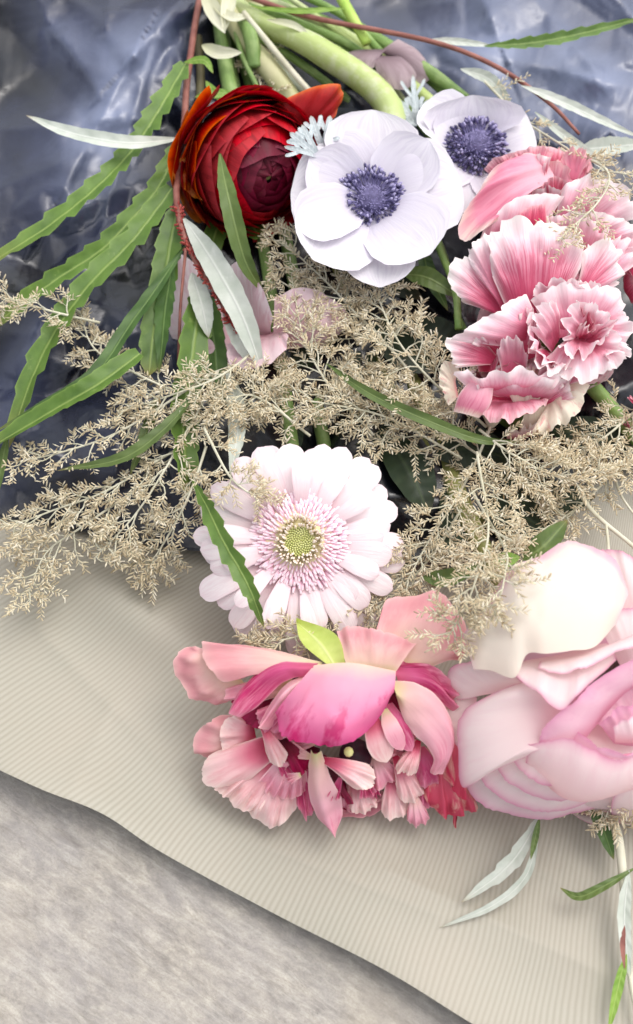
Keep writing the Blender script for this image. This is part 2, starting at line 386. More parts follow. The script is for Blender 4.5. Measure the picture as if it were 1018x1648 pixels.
def facets(spacing, amp, seed):
    """crumple: flat facets between random points, as a height table over the sheet (picture px, 4 px steps)"""
    g = np.random.default_rng(seed); x0, x1, y0, y1, st_ = -460, 1440, -660, 950, 4
    k = int((x1 - x0) * (y1 - y0) / spacing ** 2)
    pts = np.concatenate([np.stack([g.uniform(x0, x1, k), g.uniform(y0, y1, k)], 1), [(x0 - 9, y0 - 9), (x1 + 9, y0 - 9), (x1 + 9, y1 + 9), (x0 - 9, y1 + 9)]])
    zz = np.concatenate([g.uniform(-amp, amp, k), np.zeros(4)])
    out = geometry.delaunay_2d_cdt([Vector(p) for p in pts], [], [], 0, 1e-4); tris = out[2]; pv = np.array([list(v) for v in out[0]]); src = [o[0] if o else 0 for o in out[3]]; pz = zz[src]
    T = np.zeros(((y1 - y0) // st_ + 1, (x1 - x0) // st_ + 1))
    for a, b, c in tris:
        A, B, C_ = pv[a], pv[b], pv[c]
        ia, ib = max(0, int((min(A[0], B[0], C_[0]) - x0) / st_)), min(T.shape[1] - 1, int((max(A[0], B[0], C_[0]) - x0) / st_) + 1)
        ja, jb = max(0, int((min(A[1], B[1], C_[1]) - y0) / st_)), min(T.shape[0] - 1, int((max(A[1], B[1], C_[1]) - y0) / st_) + 1)
        if ib <= ia or jb <= ja: continue
        X, Y = np.meshgrid(np.arange(ia, ib + 1) * st_ + x0, np.arange(ja, jb + 1) * st_ + y0)
        den = (B[1] - C_[1]) * (A[0] - C_[0]) + (C_[0] - B[0]) * (A[1] - C_[1])
        if abs(den) < 1e-6: continue
        l1 = ((B[1] - C_[1]) * (X - C_[0]) + (C_[0] - B[0]) * (Y - C_[1])) / den; l2 = ((C_[1] - A[1]) * (X - C_[0]) + (A[0] - C_[0]) * (Y - C_[1])) / den; l3 = 1 - l1 - l2
        m = (l1 > -.01) & (l2 > -.01) & (l3 > -.01)
        T[ja:jb + 1, ia:ib + 1][m] = (l1 * pz[a] + l2 * pz[b] + l3 * pz[c])[m]
    return lambda x, y: T[int(min(max((y - y0) / st_, 0), T.shape[0] - 1)), int(min(max((x - x0) / st_, 0), T.shape[1] - 1))]
def film():
    nx, ny = 330, 270; FA, FB = facets(100, .85, 3), facets(42, .24, 8); V = []; ST = []; JR = random.Random(5)
    lo = crom([(-420, 790, 0), (-150, 815, 0), (0, 832, 0), (160, 860, 0), (300, 885, 0), (520, 900, 0), (760, 905, 0), (860, 860, 0), (930, 790, 0), (1018, 755, 0), (1400, 700, 0)], nx)
    hi = crom([(-420, -620, 0), (500, -620, 0), (1400, -620, 0)], nx)
    for j in range(ny):
        s = j / (ny - 1)
        for i in range(nx):
            p = lo[i] * (1 - s) + hi[i] * s; x, y = p[0], p[1]
            z = .75 + .35 * (1 - abs(noise.noise(Vector((x / 190, y / 130, 2)))))
            z += .75 + FA(x, y) + FB(x, y)
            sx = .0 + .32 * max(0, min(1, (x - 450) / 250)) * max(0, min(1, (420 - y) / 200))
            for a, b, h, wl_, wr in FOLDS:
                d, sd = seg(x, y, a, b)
                if d < 260: z += h * .62 * math.exp(-d / (wl_ if sd > 0 else wr)); sx += .26 * math.exp(-(d / 52) ** 2)  # colour lightened beside each fold, as a painted sheen
            ST.append(sx)
            k = min(1, s * 14); z = .95 + (z - .95) * k
            V.append(P((x, y, max(z, .9))))
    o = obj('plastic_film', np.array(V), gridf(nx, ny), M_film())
    o.data.attributes.new('painted_sheen', 'FLOAT', 'POINT').data.foreach_set('value', np.array(ST, np.float32))
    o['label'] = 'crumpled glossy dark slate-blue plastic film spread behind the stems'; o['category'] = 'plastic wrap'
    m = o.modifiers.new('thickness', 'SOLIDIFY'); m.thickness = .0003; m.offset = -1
film()

# ------------------------------------------------------------------ plant materials
m_white = petal_mat('anemone_petal', [(0, (196, 188, 208)), (.3, (222, 216, 227)), (1, (237, 233, 238))], streak=(204, 195, 212), samt=.45, sscale=22, transl=.25, bump=.5, var=.05, edge=(246, 243, 248), eamt=.5)
m_stam = plain_mat('anemone_stamen', [(0, (124, 117, 156)), (.4, (172, 165, 200)), (.7, (126, 119, 164)), (1, (76, 70, 108))], along=True, rough=.6)
m_heart = plain_mat('anemone_heart', [(.3, (60, 55, 88)), (.7, (120, 113, 152))], 300, .7)
m_gerb = petal_mat('gerbera_ray', [(0, (240, 200, 208)), (.35, (246, 226, 229)), (.7, (249, 239, 239)), (1, (250, 245, 244))], streak=(238, 216, 220), samt=.6, sscale=7, transl=.22, var=.06, bump=.5, edge=(230, 198, 206), eamt=.55, epow=7)  # pinker edge colour outlines the rays in place of shadows between them
m_gfl = plain_mat('gerbera_disc_floret', [(0, (216, 156, 180)), (.5, (230, 186, 202)), (1, (247, 226, 232))], along=True, rough=.5)
m_gin = plain_mat('gerbera_inner_floret', [(0, (216, 206, 150)), (.5, (232, 214, 190)), (1, (240, 226, 216))], along=True)
m_gcen = plain_mat('gerbera_eye', [(.3, (192, 196, 116)), (.7, (222, 222, 162))], 250, .6)
m_red = petal_mat('ranunculus_petal', [(0, (60, 0, 8)), (.5, (122, 3, 12)), (.85, (170, 8, 22)), (1, (196, 30, 44))], streak=(96, 2, 14), samt=.6, sscale=12, transl=.15, rough=.45, var=.25, spec=.18, edge=(200, 40, 54), eamt=.4, epow=16)
m_redin = petal_mat('ranunculus_inner_petal', [(0, (26, 0, 6)), (.6, (66, 2, 16)), (1, (104, 14, 38))], streak=(60, 2, 20), samt=.5, sscale=10, transl=.1, rough=.45, spec=.18, var=.2, edge=(140, 40, 70), eamt=.4, epow=16)
m_redor = petal_mat('ranunculus_flame_petal', [(0, (130, 4, 14)), (.6, (170, 8, 20)), (.9, (186, 24, 16)), (1, (222, 92, 20))], streak=(130, 4, 14), samt=.6, sscale=12, transl=.2, rough=.45, spec=.18, var=.15, edge=(232, 112, 26), eamt=.6, epow=14)
m_orng = petal_mat('ranunculus_outer_petal', [(0, (150, 10, 14)), (.45, (180, 34, 8)), (.8, (224, 104, 10)), (1, (240, 150, 30))], streak=(160, 14, 10), samt=.7, sscale=8, transl=.2, rough=.4)
m_carn = petal_mat('carnation_petal', [(0, (196, 62, 98)), (.3, (210, 92, 124)), (.6, (234, 166, 184)), (.88, (246, 218, 224)), (1, (250, 238, 236))], streak=(200, 70, 106), samt=.8, sscale=64, srange=(1.1, .35), sthr=(.46, .56), transl=.2, var=.1, edge=(252, 243, 238), eamt=.8, epow=9, bump=.5)
m_carnp = petal_mat('carnation_pale_petal', [(0, (200, 66, 102)), (.3, (222, 122, 150)), (.6, (240, 180, 196)), (1, (250, 228, 232))], streak=(222, 120, 152), samt=.6, sscale=60, srange=(1.1, .2), sthr=(.48, .58), transl=.22, var=.1, edge=(253, 244, 242), eamt=.8, epow=8, bump=.5)
m_carnd = petal_mat('carnation_deep_petal', [(0, (164, 30, 64)), (.5, (206, 70, 104)), (.85, (226, 120, 146)), (1, (240, 176, 188))], streak=(176, 36, 74), samt=.75, sscale=60, sthr=(.46, .56), transl=.2, var=.12, edge=(247, 214, 216), eamt=.6, bump=.5)
m_carnr = petal_mat('carnation_rolled_petal', [(0, (214, 92, 126)), (.5, (234, 146, 170)), (1, (244, 190, 200))], streak=(216, 96, 130), samt=.7, sscale=40, transl=.22, edge=(244, 206, 200), eamt=.6, bump=.4)
m_carnq = petal_mat('carnation_curled_petal', [(0, (244, 196, 206)), (.4, (238, 168, 186)), (.8, (232, 140, 166)), (1, (240, 214, 190))], streak=(216, 100, 136), samt=.75, sscale=16, sthr=(.45, .6), transl=.22, edge=(248, 224, 220), eamt=.8, bump=.5)
m_cream = petal_mat('carnation_cream_petal', [(0, (222, 130, 140)), (.3, (232, 214, 196)), (1, (236, 226, 206))], streak=(206, 90, 110), samt=.6, sscale=16, sthr=(.54, .66), transl=.2)
m_rose = petal_mat('rose_petal', [(0, (242, 200, 206)), (.4, (250, 230, 228)), (.85, (251, 238, 236)), (1, (244, 214, 220))], streak=(246, 220, 224), samt=.4, sscale=18, transl=.45, var=.05, bump=.22, edge=(216, 136, 172), eamt=.85, epow=26)
m_rosep = petal_mat('rose_inner_petal', [(0, (226, 154, 180)), (.5, (240, 200, 212)), (1, (236, 186, 204))], streak=(226, 164, 192), samt=.5, sscale=8, transl=.3, bump=.12, edge=(216, 132, 172), eamt=.6)
m_rosec = petal_mat('rose_guard_petal', [(0, (234, 222, 206)), (.5, (240, 234, 220)), (.86, (240, 230, 222)), (1, (228, 180, 196))], streak=(238, 236, 214), samt=.5, sscale=5, transl=.3, bump=.25, edge=(226, 176, 196), eamt=.5, epow=14)
m_pk = petal_mat('pink_petal', [(0, (214, 206, 150)), (.16, (232, 190, 182)), (.5, (238, 182, 192)), (.85, (236, 160, 180)), (1, (222, 108, 146))], streak=(206, 60, 110), samt=.5, sscale=11, srange=(.35, 1), sthr=(.53, .66), transl=.25, var=.08, bump=.3, edge=(248, 214, 212), eamt=.7, epow=10)
m_pkbig = petal_mat('pink_front_petal', [(0, (232, 196, 180)), (.2, (232, 160, 180)), (.65, (228, 138, 172)), (1, (212, 84, 138))], streak=(190, 36, 100), samt=.9, sscale=9, srange=(.25, .95), sthr=(.5, .63), transl=.22, bump=.15)
m_sal = petal_mat('salmon_petal', [(0, (214, 206, 150)), (.22, (234, 200, 182)), (.6, (234, 180, 178)), (1, (220, 130, 146))], streak=(214, 130, 140), samt=.5, sscale=12, transl=.25, bump=.3, edge=(246, 208, 200), eamt=.7)
m_pale = petal_mat('pale_salmon_petal', [(0, (182, 30, 72)), (.28, (214, 110, 134)), (.6, (238, 190, 192)), (1, (244, 210, 206))], streak=(222, 136, 146), samt=.5, sscale=13, transl=.25, bump=.35, edge=(250, 228, 218), eamt=.75, epow=9)
m_mag = petal_mat('magenta_petal', [(0, (196, 90, 120)), (.25, (206, 90, 136)), (.6, (186, 44, 100)), (1, (202, 70, 120))], streak=(236, 150, 176), samt=.7, sscale=9, transl=.25, bump=.3, edge=(240, 176, 190), eamt=.7, epow=10)
m_mar = petal_mat('maroon_petal', [(0, (50, 2, 20)), (.5, (112, 8, 44)), (1, (170, 40, 84))], streak=(90, 4, 34), samt=.6, sscale=9, transl=.15, var=.2)
m_crim = petal_mat('crimson_petal', [(0, (232, 190, 172)), (.35, (212, 92, 112)), (1, (202, 60, 90))], streak=(236, 190, 172), samt=.7, sscale=6, transl=.2, sthr=(.5, .6))
m_sepal = leaf_mat('green_sepal', (204, 214, 124), (222, 228, 160), (178, 198, 92), transl=.3)
m_hid = petal_mat('half_hidden_petal', [(0, (214, 166, 176)), (.5, (232, 208, 214)), (1, (238, 222, 228))], streak=(206, 140, 160), samt=.5, sscale=12, transl=.25)
m_hidp = petal_mat('half_hidden_pink_petal', [(0, (198, 132, 146)), (.5, (218, 184, 190)), (1, (226, 202, 206))], streak=(206, 140, 156), samt=.5, sscale=12, transl=.2)
m_mauve = petal_mat('mauve_petal', [(0, (116, 92, 98)), (.5, (160, 138, 144)), (1, (186, 166, 170))], streak=(128, 104, 112), samt=.5, sscale=10, transl=.2)
m_leaf = leaf_mat('serrated_leaf', (102, 134, 54), (156, 178, 98), (70, 100, 38), edge=(128, 156, 72))
m_leafd = leaf_mat('dark_leaf', (80, 112, 50), (116, 144, 76), (56, 84, 38))
m_leafo = leaf_mat('olive_leaf', (100, 120, 60), (132, 150, 88), (76, 96, 46))
m_leafl = leaf_mat('lime_leaf', (150, 184, 80), (186, 208, 120), (116, 156, 60), transl=.3)
m_under = leaf_mat('dark_backing_leaf', (46, 62, 38), (68, 84, 54), (28, 42, 26))
m_silv = leaf_mat('silver_leaf', (206, 210, 200), (224, 226, 218), (176, 184, 170), transl=.15, rough=.7, spec=.2)
m_dusty = leaf_mat('dusty_leaf', (200, 208, 210), (222, 226, 226), (168, 178, 180), transl=.1, rough=.8, spec=.1)
m_stemg = petal_mat('green_stem', [(0, (112, 142, 76)), (.5, (132, 160, 88)), (1, (120, 150, 84))], streak=(90, 120, 60), samt=.6, sscale=12, transl=.06, rough=.45, bump=.4, var=.15, mott=(158, 180, 116))
m_stemp = petal_mat('pale_green_stem', [(0, (196, 206, 160)), (.35, (186, 202, 124)), (.7, (182, 196, 128)), (1, (200, 206, 168))], streak=(150, 174, 92), samt=.6, sscale=12, transl=.08, rough=.45, bump=.4, mott=(208, 214, 176))
m_stemb = plain_mat('beige_stem', [(.3, (168, 170, 120)), (.7, (196, 192, 152))], 40, .5)
m_stemr = plain_mat('red_brown_stem', [(.3, (112, 64, 58)), (.7, (156, 104, 92))], 80, .55)
m_stemo = plain_mat('olive_stem', [(.3, (112, 116, 60)), (.7, (150, 150, 92))], 60, .5)
m_brush = plain_mat('red_bud', [(0, (130, 40, 40)), (1, (176, 84, 74))], 100, .6, island=True)
m_flor = plain_mat('dried_floret', [(0, (164, 142, 106)), (.06, (214, 198, 168)), (.4, (234, 221, 190)), (.75, (244, 235, 210)), (1, (250, 244, 228))], island=True, rough=.75, transl=.4, spec=.15)
m_twig = plain_mat('dried_twig', [(.3, (178, 174, 148)), (.7, (216, 212, 192))], 60, .7)
m_calyx = plain_mat('green_calyx', [(.3, (100, 130, 64)), (.7, (142, 168, 92))], 80, .5)

# ------------------------------------------------------------------ flower builders
def axes(n):
    n = nrm(np.array(n, float)); a = nrm(np.cross([0, 1, 0], n)); b = np.cross(n, a); return a, b, n     # a ~ picture right, b ~ picture up
def shell(name, C, ax, R, th0, th1, az, daz, mat, parent, lip=0.05, rnd=24, nu=13, nv=12, wamp=.08, squash=1.0, label=None, fr=0.0):
    """cupped petal on a ball about C: foot at polar angle th0, rim at th1 (deg from the flower's axis)"""
    a, b, n = axes(ax); uv = uvgrid(nu, nv); u = uv[..., 0] * 2 - 1; v = uv[..., 1]
    th = np.radians(th0 + (th1 + rnd * np.abs(u) ** 3.2 - th0) * v)
    if fr: th[-1] += np.radians(RNG.uniform(-fr, fr, nu))
    A = rad(az) + rad(daz) * u * (.45 + .55 * np.sin(v * np.pi / 2))
    r = R * (1 + lip * v ** 5 + .02 * np.sin(u * 5 + az))
    G = C + (np.sin(th) * np.cos(A) * r)[..., None] * a + (np.sin(th) * np.sin(A) * r)[..., None] * b + (np.cos(th) * r * squash)[..., None] * n
    return fin(name, G, uv, mat, parent, wamp, label)
def polar(name, C, ax, az, r0, r1, w, mat, parent, h0=0, h1=0, hm=0, prof='petal', cup=.2, roll=0, nu=9, nv=16, wamp=.06, fold=0, label=None):
    """petal laid from radius r0 to r1 (m) in the direction az, heights along the axis (m)"""
    a, b, n = axes(ax); d = a * math.cos(rad(az)) + b * math.sin(rad(az))
    s = np.linspace(0, 1, nv)[:, None]
    Cc = C + d * (r0 + (r1 - r0) * s) + n * (h0 + (h1 - h0) * s + hm * 4 * s * (1 - s))
    G = frame_ribbon(Cc, w, prof, cup, rad(roll), 0, nu, n, fold)
    return fin(name, G, uvgrid(nu, nv), mat, parent, wamp, label)
def blob(name, C, ax, rx, ry, mat, parent, n=14, m=9, wamp=.05, label=None):
    a, b, k = axes(ax); V = []
    for j in range(m):
        t = math.pi * j / (m - 1)
        for i in range(n):
            q = 2 * math.pi * i / n; V.append(C + (a * math.cos(q) + b * math.sin(q)) * max(math.sin(t), .02) * rx + k * math.cos(t) * ry)
    Fc = [(j * n + i, (j + 1) * n + i, (j + 1) * n + (i + 1) % n, j * n + (i + 1) % n) for j in range(m - 1) for i in range(n)]
    uv = np.array([(i / n, j / (m - 1)) for j in range(m) for i in range(n)])
    return obj(name, wob(np.array(V), wamp, 60), Fc, mat, parent, uv, label=label)
def spike(mb, p0, p1, w0, wm, w1, up=(0, 0, 1), sides=4):
    C = np.array([p0, p0 * .45 + p1 * .55, p1]); V, Fc, _ = tubeg(C, [w0, wm, w1], sides)
    uv = np.repeat(np.array([[.5, 0], [.5, .55], [.5, 1]]), sides, 0); mb.add(V, Fc, uv)

UP = np.array([0, 0, 1.0])
TOCAM = np.array([0, -st, ct])

def anemone(name, label, c, petals, R, axv, stem):
    C = P(c); s = S(c); t = thing(name, label, 'flower', (c[0], c[1], c[2] - 1.5), 'white anemones')
    ax = nrm(np.array(axv)); a, b, n = axes(ax)
    for (tx, ty, w, hz, h0, cup) in petals:
        tip = P((tx, ty, c[2] + hz)); d = tip - C
        x, y, z = d @ a, d @ b, d @ n
        polar('petal', C, ax, math.degrees(math.atan2(y, x)), R * s * .25, math.hypot(x, y), w * s, m_white, t, h0 / 100, z, .004 if hz < 1.2 else -.002, 'round', cup, random.uniform(-4, 4), 13, 20, .12)
    blob('heart', C + n * .004, ax, R * s * .45, R * s * .34, m_heart, t)
    mb = MB(); rs = R * s
    for i in range(330):
        q = random.random() * 6.283; el = random.random() ** .8
        r = rs * (.55 + .47 * el) * random.uniform(.86, 1.04); h = rs * (.62 - .5 * el) + random.uniform(-.0012, .0012)
        d = a * math.cos(q) + b * math.sin(q)
        p0 = C + d * r * .35 + n * (rs * .12); p1 = C + d * r + n * h
        spike(mb, p0, p1, .00022, .00035, .0001)
        an = p1 + nrm(p1 - p0) * .0009
        spike(mb, p1 - nrm(p1 - p0) * .0008, an + nrm(p1 - p0) * .0006, .0005, .0008, .0002, sides=5)
        mb.U[-1][:, 1] = .85 + .15 * random.random() if random.random() < .6 else .3
    for i in range(120):
        q = random.random() * 6.283; r = rs * .42 * math.sqrt(random.random()); d = a * math.cos(q) + b * math.sin(q)
        p0 = C + d * r + n * (.004 + rs * .3 * math.sqrt(max(0, 1 - (r / (rs * .46)) ** 2)) - .001); spike(mb, p0, p0 + n * .0018 + d * .0008, .0004, .0005, .0001)
        mb.U[-1][:, 1] *= .7
    mb.build('stamens', m_stam, t, kind='stuff')
    tube('stem', stem[0], stem[1], m_stemp, t, 12)
    return t

# front anemone: far petals first
anemone('anemone', 'large white anemone with blue-violet heart, the nearer of the pair and fully open', (596, 326, 6.0),
  [(602, 178, 160, 1.2, -.3, .16), (742, 292, 165, .6, -.3, .12), (612, 462, 120, -.2, -.4, .12), (466, 310, 150, .6, -.3, .16), (520, 225, 120, .6, -.4, .14),
   (690, 226, 112, 1.6, .0, .3), (692, 408, 145, .8, .0, .14), (505, 418, 140, .6, .0, .14), (497, 255, 105, 1.5, .1, .34), (476, 365, 95, 1.1, .1, .28)], 57, (.03, -.3, .95),
  ([(596, 320, 5.2), (630, 180, 3.6), (515, 82, 4.4), (420, 38, 3.6), (345, -20, 3.0)], [30, 44, 42, 32, 26]))
anemone('anemone', 'smaller white anemone behind the front one, its upper petal rolled over, touching the pink carnation', (764, 240, 5.2),
  [(685, 165, 95, 1.0, -.2, .2), (742, 342, 95, -.1, -.4, .12), (700, 290, 80, .2, -.4, .1), (858, 208, 100, .5, -.2, .15), (760, 152, 165, 1.6, 0, .3), (820, 330, 90, -.3, -.4, .1), (716, 168, 90, 1.2, -.1, .3)], 54, (.05, -.15, .97),
  ([(764, 240, 4.2), (700, 170, 2.8), (560, 60, 2.6), (400, -10, 2.4)], [18, 20, 20, 18]))

# gerbera
def gerbera():
    c = (482, 872, 5.2); C = P(c); s = S(c)
    t = thing('gerbera', 'pale pink gerbera daisy with green eye, lying over the kraft paper', 'flower', (482, 872, 3.2))
    ax = nrm(np.array([-.02, -.34, .94]))
    lay = [(23, 178, 40, -.003, -.008, 0), (21, 170, 38, -.001, -.003, 9), (13, 146, 32, .001, .003, 4)]
    for k, (nn, L, w, h0, h1, o) in enumerate(lay):
        for i in range(nn):
            az = 360 / nn * i + o + random.uniform(-4, 4)
            l = L * random.uniform(.88, 1.05)
            if 60 < az % 360 < 120: l *= .97
            if k == 2 and 20 < az % 360 < 150 and random.random() < .4: continue
            polar('ray_petal', C, ax, az, 55 * s, l * s, w * s * random.uniform(.9, 1.1), m_gerb, t, h0, h1 + random.uniform(-.003, .003), random.uniform(.001, .004), 'ray', random.uniform(-.25, .04), random.uniform(-12, 12), 13, 30, .05, 0)
    a, b, n = axes(ax)
    mb = MB()
    for ring, (r0, r1, h, cnt, w) in enumerate([(68, 84, .0030, 60, 6), (63, 79, .0036, 60, 6), (58, 74, .0042, 60, 5.6), (53, 68, .0046, 58, 5.2), (48, 62, .0049, 56, 5), (43, 57, .0051, 52, 4.6), (38, 51, .0052, 48, 4.2), (34, 45, .0052, 44, 3.8)]):
        for i in range(cnt):
            q = 6.283 * (i + ring * .5) / cnt + random.uniform(-.05, .05); d = a * math.cos(q) + b * math.sin(q)
            p0 = C + d * r0 * s * .92 + n * (h * .7 - .002); p1 = C + d * r1 * s * random.uniform(.94, 1.05) + n * (h * .7 + random.uniform(-.0005, .0007))
            spike(mb, p0, p1, w * s * .34, w * s * .6, w * s * .34, sides=5)
    mb.build('disc_florets', m_gfl, t, kind='stuff')
    mb = MB()
    for i in range(130):
        q = 6.283 * i / 130 * 3.07; r = random.uniform(20, 38); d = a * math.cos(q) + b * math.sin(q)
        p0 = C + d * r * s + n * .004; spike(mb, p0, p0 + n * .0042 + d * .0012, 2 * s, 2.4 * s, .8 * s)
    mb.build('inner_florets', m_gin, t, kind='stuff')
    mb = MB()
    for i in range(150):
        r = 25 * math.sqrt(i / 150); q = i * 2.39996; d = a * math.cos(q) + b * math.sin(q)
        p0 = C + d * r * s + n * (.0035 + .001 * (r / 30) ** 2); spike(mb, p0, p0 + n * .0018, 2.0 * s, 2.0 * s, .9 * s, sides=5)
    mb.build('eye', m_gcen, t, kind='stuff')
    blob('receptacle', C - n * .001, ax, 72 * s, .005, m_gin, t, 24, 9)
    tube('stem', [(482, 872, 4.4), (475, 760, 2.6), (440, 500, 2.3), (390, 200, 2.3), (345, -20, 2.4)], [30, 22, 20, 18, 18], m_stemg, t)
gerbera()

# red ranunculus
def ranunculus():
    t = thing('ranunculus', 'deep red many-layered ranunculus with orange outer petals beside the white anemone', 'flower', (405, 270, 2.5))
    C = P((402, 266, 4.9)); s = S((402, 266, 4.9)); ax = nrm(np.array([.43, -.74, .50]))
    for k in range(14):
        th1 = 2 + k * 6.8; R = s * (76 + k * 2.4); cnt = 4 if k < 4 else 5 + (k > 8)
        for i in range(cnt):
            az = 360 / cnt * i + k * 47 + random.uniform(-8, 8)
            if k > 12 and 250 < az % 360 < 350: continue
            shell('petal', C, ax, R * random.uniform(.97, 1.03), 128, th1 + random.uniform(-3, 3), az, 250 / cnt * .5 + 24, m_redin if k < 5 else (m_redor if k > 9 and 150 < az % 360 < 245 else m_red), t, (.03 + .009 * k) * random.uniform(.4, 1.6), 9, 21, 12, .24, .95)
    for az, R, th in ((200, 118, 88), (232, 112, 92), (170, 116, 90)):
        shell('outer_petal', C, ax, s * R, 140, th, az, 32, m_orng if az > 180 else m_red, t, .12, 14, 15, 12, .2)
    fan('outer_petal', [(345, 262, 4.6), (362, 305, 4.6)], [(302, 240, 5.2), (286, 278, 4.9), (294, 312, 4.6), (322, 330, 4.6), (352, 330, 4.6)], m_orng, t, .4, .08, label='orange petal curling out at the left side of the flower')
    fan('outer_petal', [(440, 205, 6.2), (505, 212, 5.6)], [(420, 176, 6.6), (455, 160, 7.0), (500, 143, 7.0), (540, 140, 6.6), (549, 160, 6.0), (536, 188, 5.6)], m_redor, t, .5, .12, label='orange-red petal standing up behind the flower')
    blob('heart', C + ax * s * 64, ax, s * 8, s * 8, m_stemo, t, 10, 7)
    tube('stem', [(396, 266, 3.4), (378, 180, 3.2), (362, 100, 3.2), (345, -20, 2.8)], [24, 26, 24, 18], m_stemg, t)
ranunculus()

# carnations
def filler(t, c, R, n, mats, axv=(0, -.2, .97)):
    C = P(c); s = S(c); ax = nrm(np.array(axv))
    for i in range(n):
        k = i / n
        shell('petal', C, ax, s * R * (.7 + .35 * k), 135, 25 + 75 * k + random.uniform(-8, 8), random.uniform(0, 360), random.uniform(26, 40), random.choice(mats), t, random.uniform(.05, .2), random.uniform(-8, 14), 25, 10, .4, fr=5)
    for i in range(int(n * 1.3)):           # small frilled petals crowding the top
        az = random.uniform(0, 360); el = random.uniform(8, 62); d = np.array([math.cos(rad(az)) * math.sin(rad(el)), math.sin(rad(az)) * math.sin(rad(el)), math.cos(rad(el))])
        p = C + d * s * R * random.uniform(.62, .86); a1, b1, n1 = axes(nrm(d + np.array([random.gauss(0, .35), random.gauss(0, .35), .2])))
        L = s * R * random.uniform(.3, .5); W = L * random.uniform(.5, .9); uv = uvgrid(27, 10); u = uv[..., :1] * 2 - 1; v = uv[..., 1:]
        ph = random.random() * 6
        G = p + a1 * (u * W * (.25 + .75 * v)) + b1 * (v * L * (1 - .25 * u * u)) + n1 * (v * L * .45 + v ** 2 * W * .24 * np.sin(u * random.uniform(5, 9) + ph) + v ** 3 * W * .12 * np.sin(u * 19 + ph))
        G[-1] += b1 * (RNG.uniform(-1, .6, 27) * .0009)[:, None]
        fin('frill', G, uv, random.choice(mats), t, .2, None, 60)
    blob('calyx', C - np.array(ax) * s * R * .9, ax, s * R * .35, s * R * .45, m_calyx, t, 10, 7)
GC = 'pink carnations'
t = thing('carnation', 'topmost pink carnation with rolled smooth petals and dried florets lying across it', 'flower', (880, 330, 2.5), GC)
filler(t, (890, 340, 4.2), 92, 12, [m_carnp, m_carnr, m_carn])
fan('petal', [(830, 310, 5.2), (905, 315, 5.2)], [(776, 272, 5.6), (800, 250, 6.4), (850, 236, 6.9), (900, 238, 6.6), (945, 270, 5.8)], m_carnd, t, .3, .12, .05)
fan('petal', [(820, 345, 5.6), (920, 345, 5.6)], [(832, 272, 6.4), (860, 258, 7), (900, 262, 7), (935, 290, 6.4)], m_carnr, t, -.3, .14, .05)
fan('petal', [(880, 345, 5.8), (900, 350, 5.8)], [(868, 300, 6.9), (890, 285, 7.1), (920, 300, 6.9)], m_carnd, t, .2, .15)
fan('petal', [(880, 252, 6.6), (892, 288, 6.6)], [(842, 250, 6.9), (792, 276, 7.0), (764, 326, 6.9), (738, 370, 6.2), (746, 394, 6.0), (776, 384, 6.6), (822, 340, 7.0)], m_carnq, t, .5, .12, .12, 2.5, -.2, .2, 44, 20)
fan('petal', [(765, 400, 5.6), (860, 390, 6)], [(775, 372, 6.4), (812, 330, 7.0), (860, 312, 7.2), (905, 318, 7.0)], m_carnp, t, .4, .1, .06)
fan('petal', [(800, 395, 6.2), (880, 380, 6.4)], [(812, 362, 6.9), (850, 336, 7.2), (880, 330, 7.2)], m_carnd, t, .2, .1)
fan('petal', [(890, 370, 6), (920, 390, 6)], [(905, 300, 6.8), (950, 290, 7), (1000, 310, 6.8), (1030, 350, 6.2)], m_carnp, t, .5, .2, .1)
fan('petal', [(900, 390, 6), (940, 410, 6)], [(930, 340, 7), (980, 345, 7), (1030, 370, 6.5), (1035, 420, 6)], m_carn, t, .4, .2, .1)
fan('petal', [(880, 400, 6), (960, 420, 6)], [(880, 350, 7), (930, 340, 7.2), (985, 365, 7)], m_carnp, t, .3, .18, .1)
tube('stem', [(890, 350, 3.2), (800, 230, 2.2), (640, 90, 2.2), (420, -10, 2.2)], 16, m_stemg, t)

t = thing('carnation', 'streaked pink carnation with one broad striped fan petal, second from the top', 'flower', (850, 440, 2.5), GC)
filler(t, (860, 445, 4.4), 84, 10, [m_carn, m_carnp])
fan('petal', [(812, 500, 5.8), (800, 510, 5.6)], [(800, 432, 6.4), (765, 412, 6.6), (730, 424, 6.4), (721, 458, 6), (742, 488, 5.6), (785, 502, 5.4)], m_carn, t, .4, .16, .2, 4)
fan('petal', [(815, 490, 6.2), (810, 500, 6)], [(812, 388, 7.2), (785, 380, 7.2), (758, 396, 7), (760, 432, 6.6), (788, 462, 6.2)], m_carnp, t, .4, .16, .2)
fan('petal', [(925, 480, 6.4), (910, 490, 6.4)], [(930, 402, 7.4), (968, 386, 7.2), (990, 412, 6.8), (988, 452, 6.2), (960, 476, 6)], m_carn, t, .4, .16, .2)
fan('petal', [(815, 500, 6.2), (860, 510, 6.4), (905, 490, 6.4)], [(788, 446, 7), (782, 395, 7.6), (830, 354, 8.1), (880, 356, 8.1), (925, 384, 7.8), (940, 420, 7.2)], m_carn, t, .5, .14, .3, 4, nu=44, nv=20)
fan('petal', [(930, 450, 5.8), (960, 470, 5.6)], [(950, 400, 6.4), (1000, 380, 6.4), (1030, 420, 6)], m_carnp, t, .3, .2, .1)
tube('stem', [(860, 450, 3.2), (760, 300, 2.0), (600, 120, 2.0), (400, -10, 2.0)], 16, m_stemg, t)

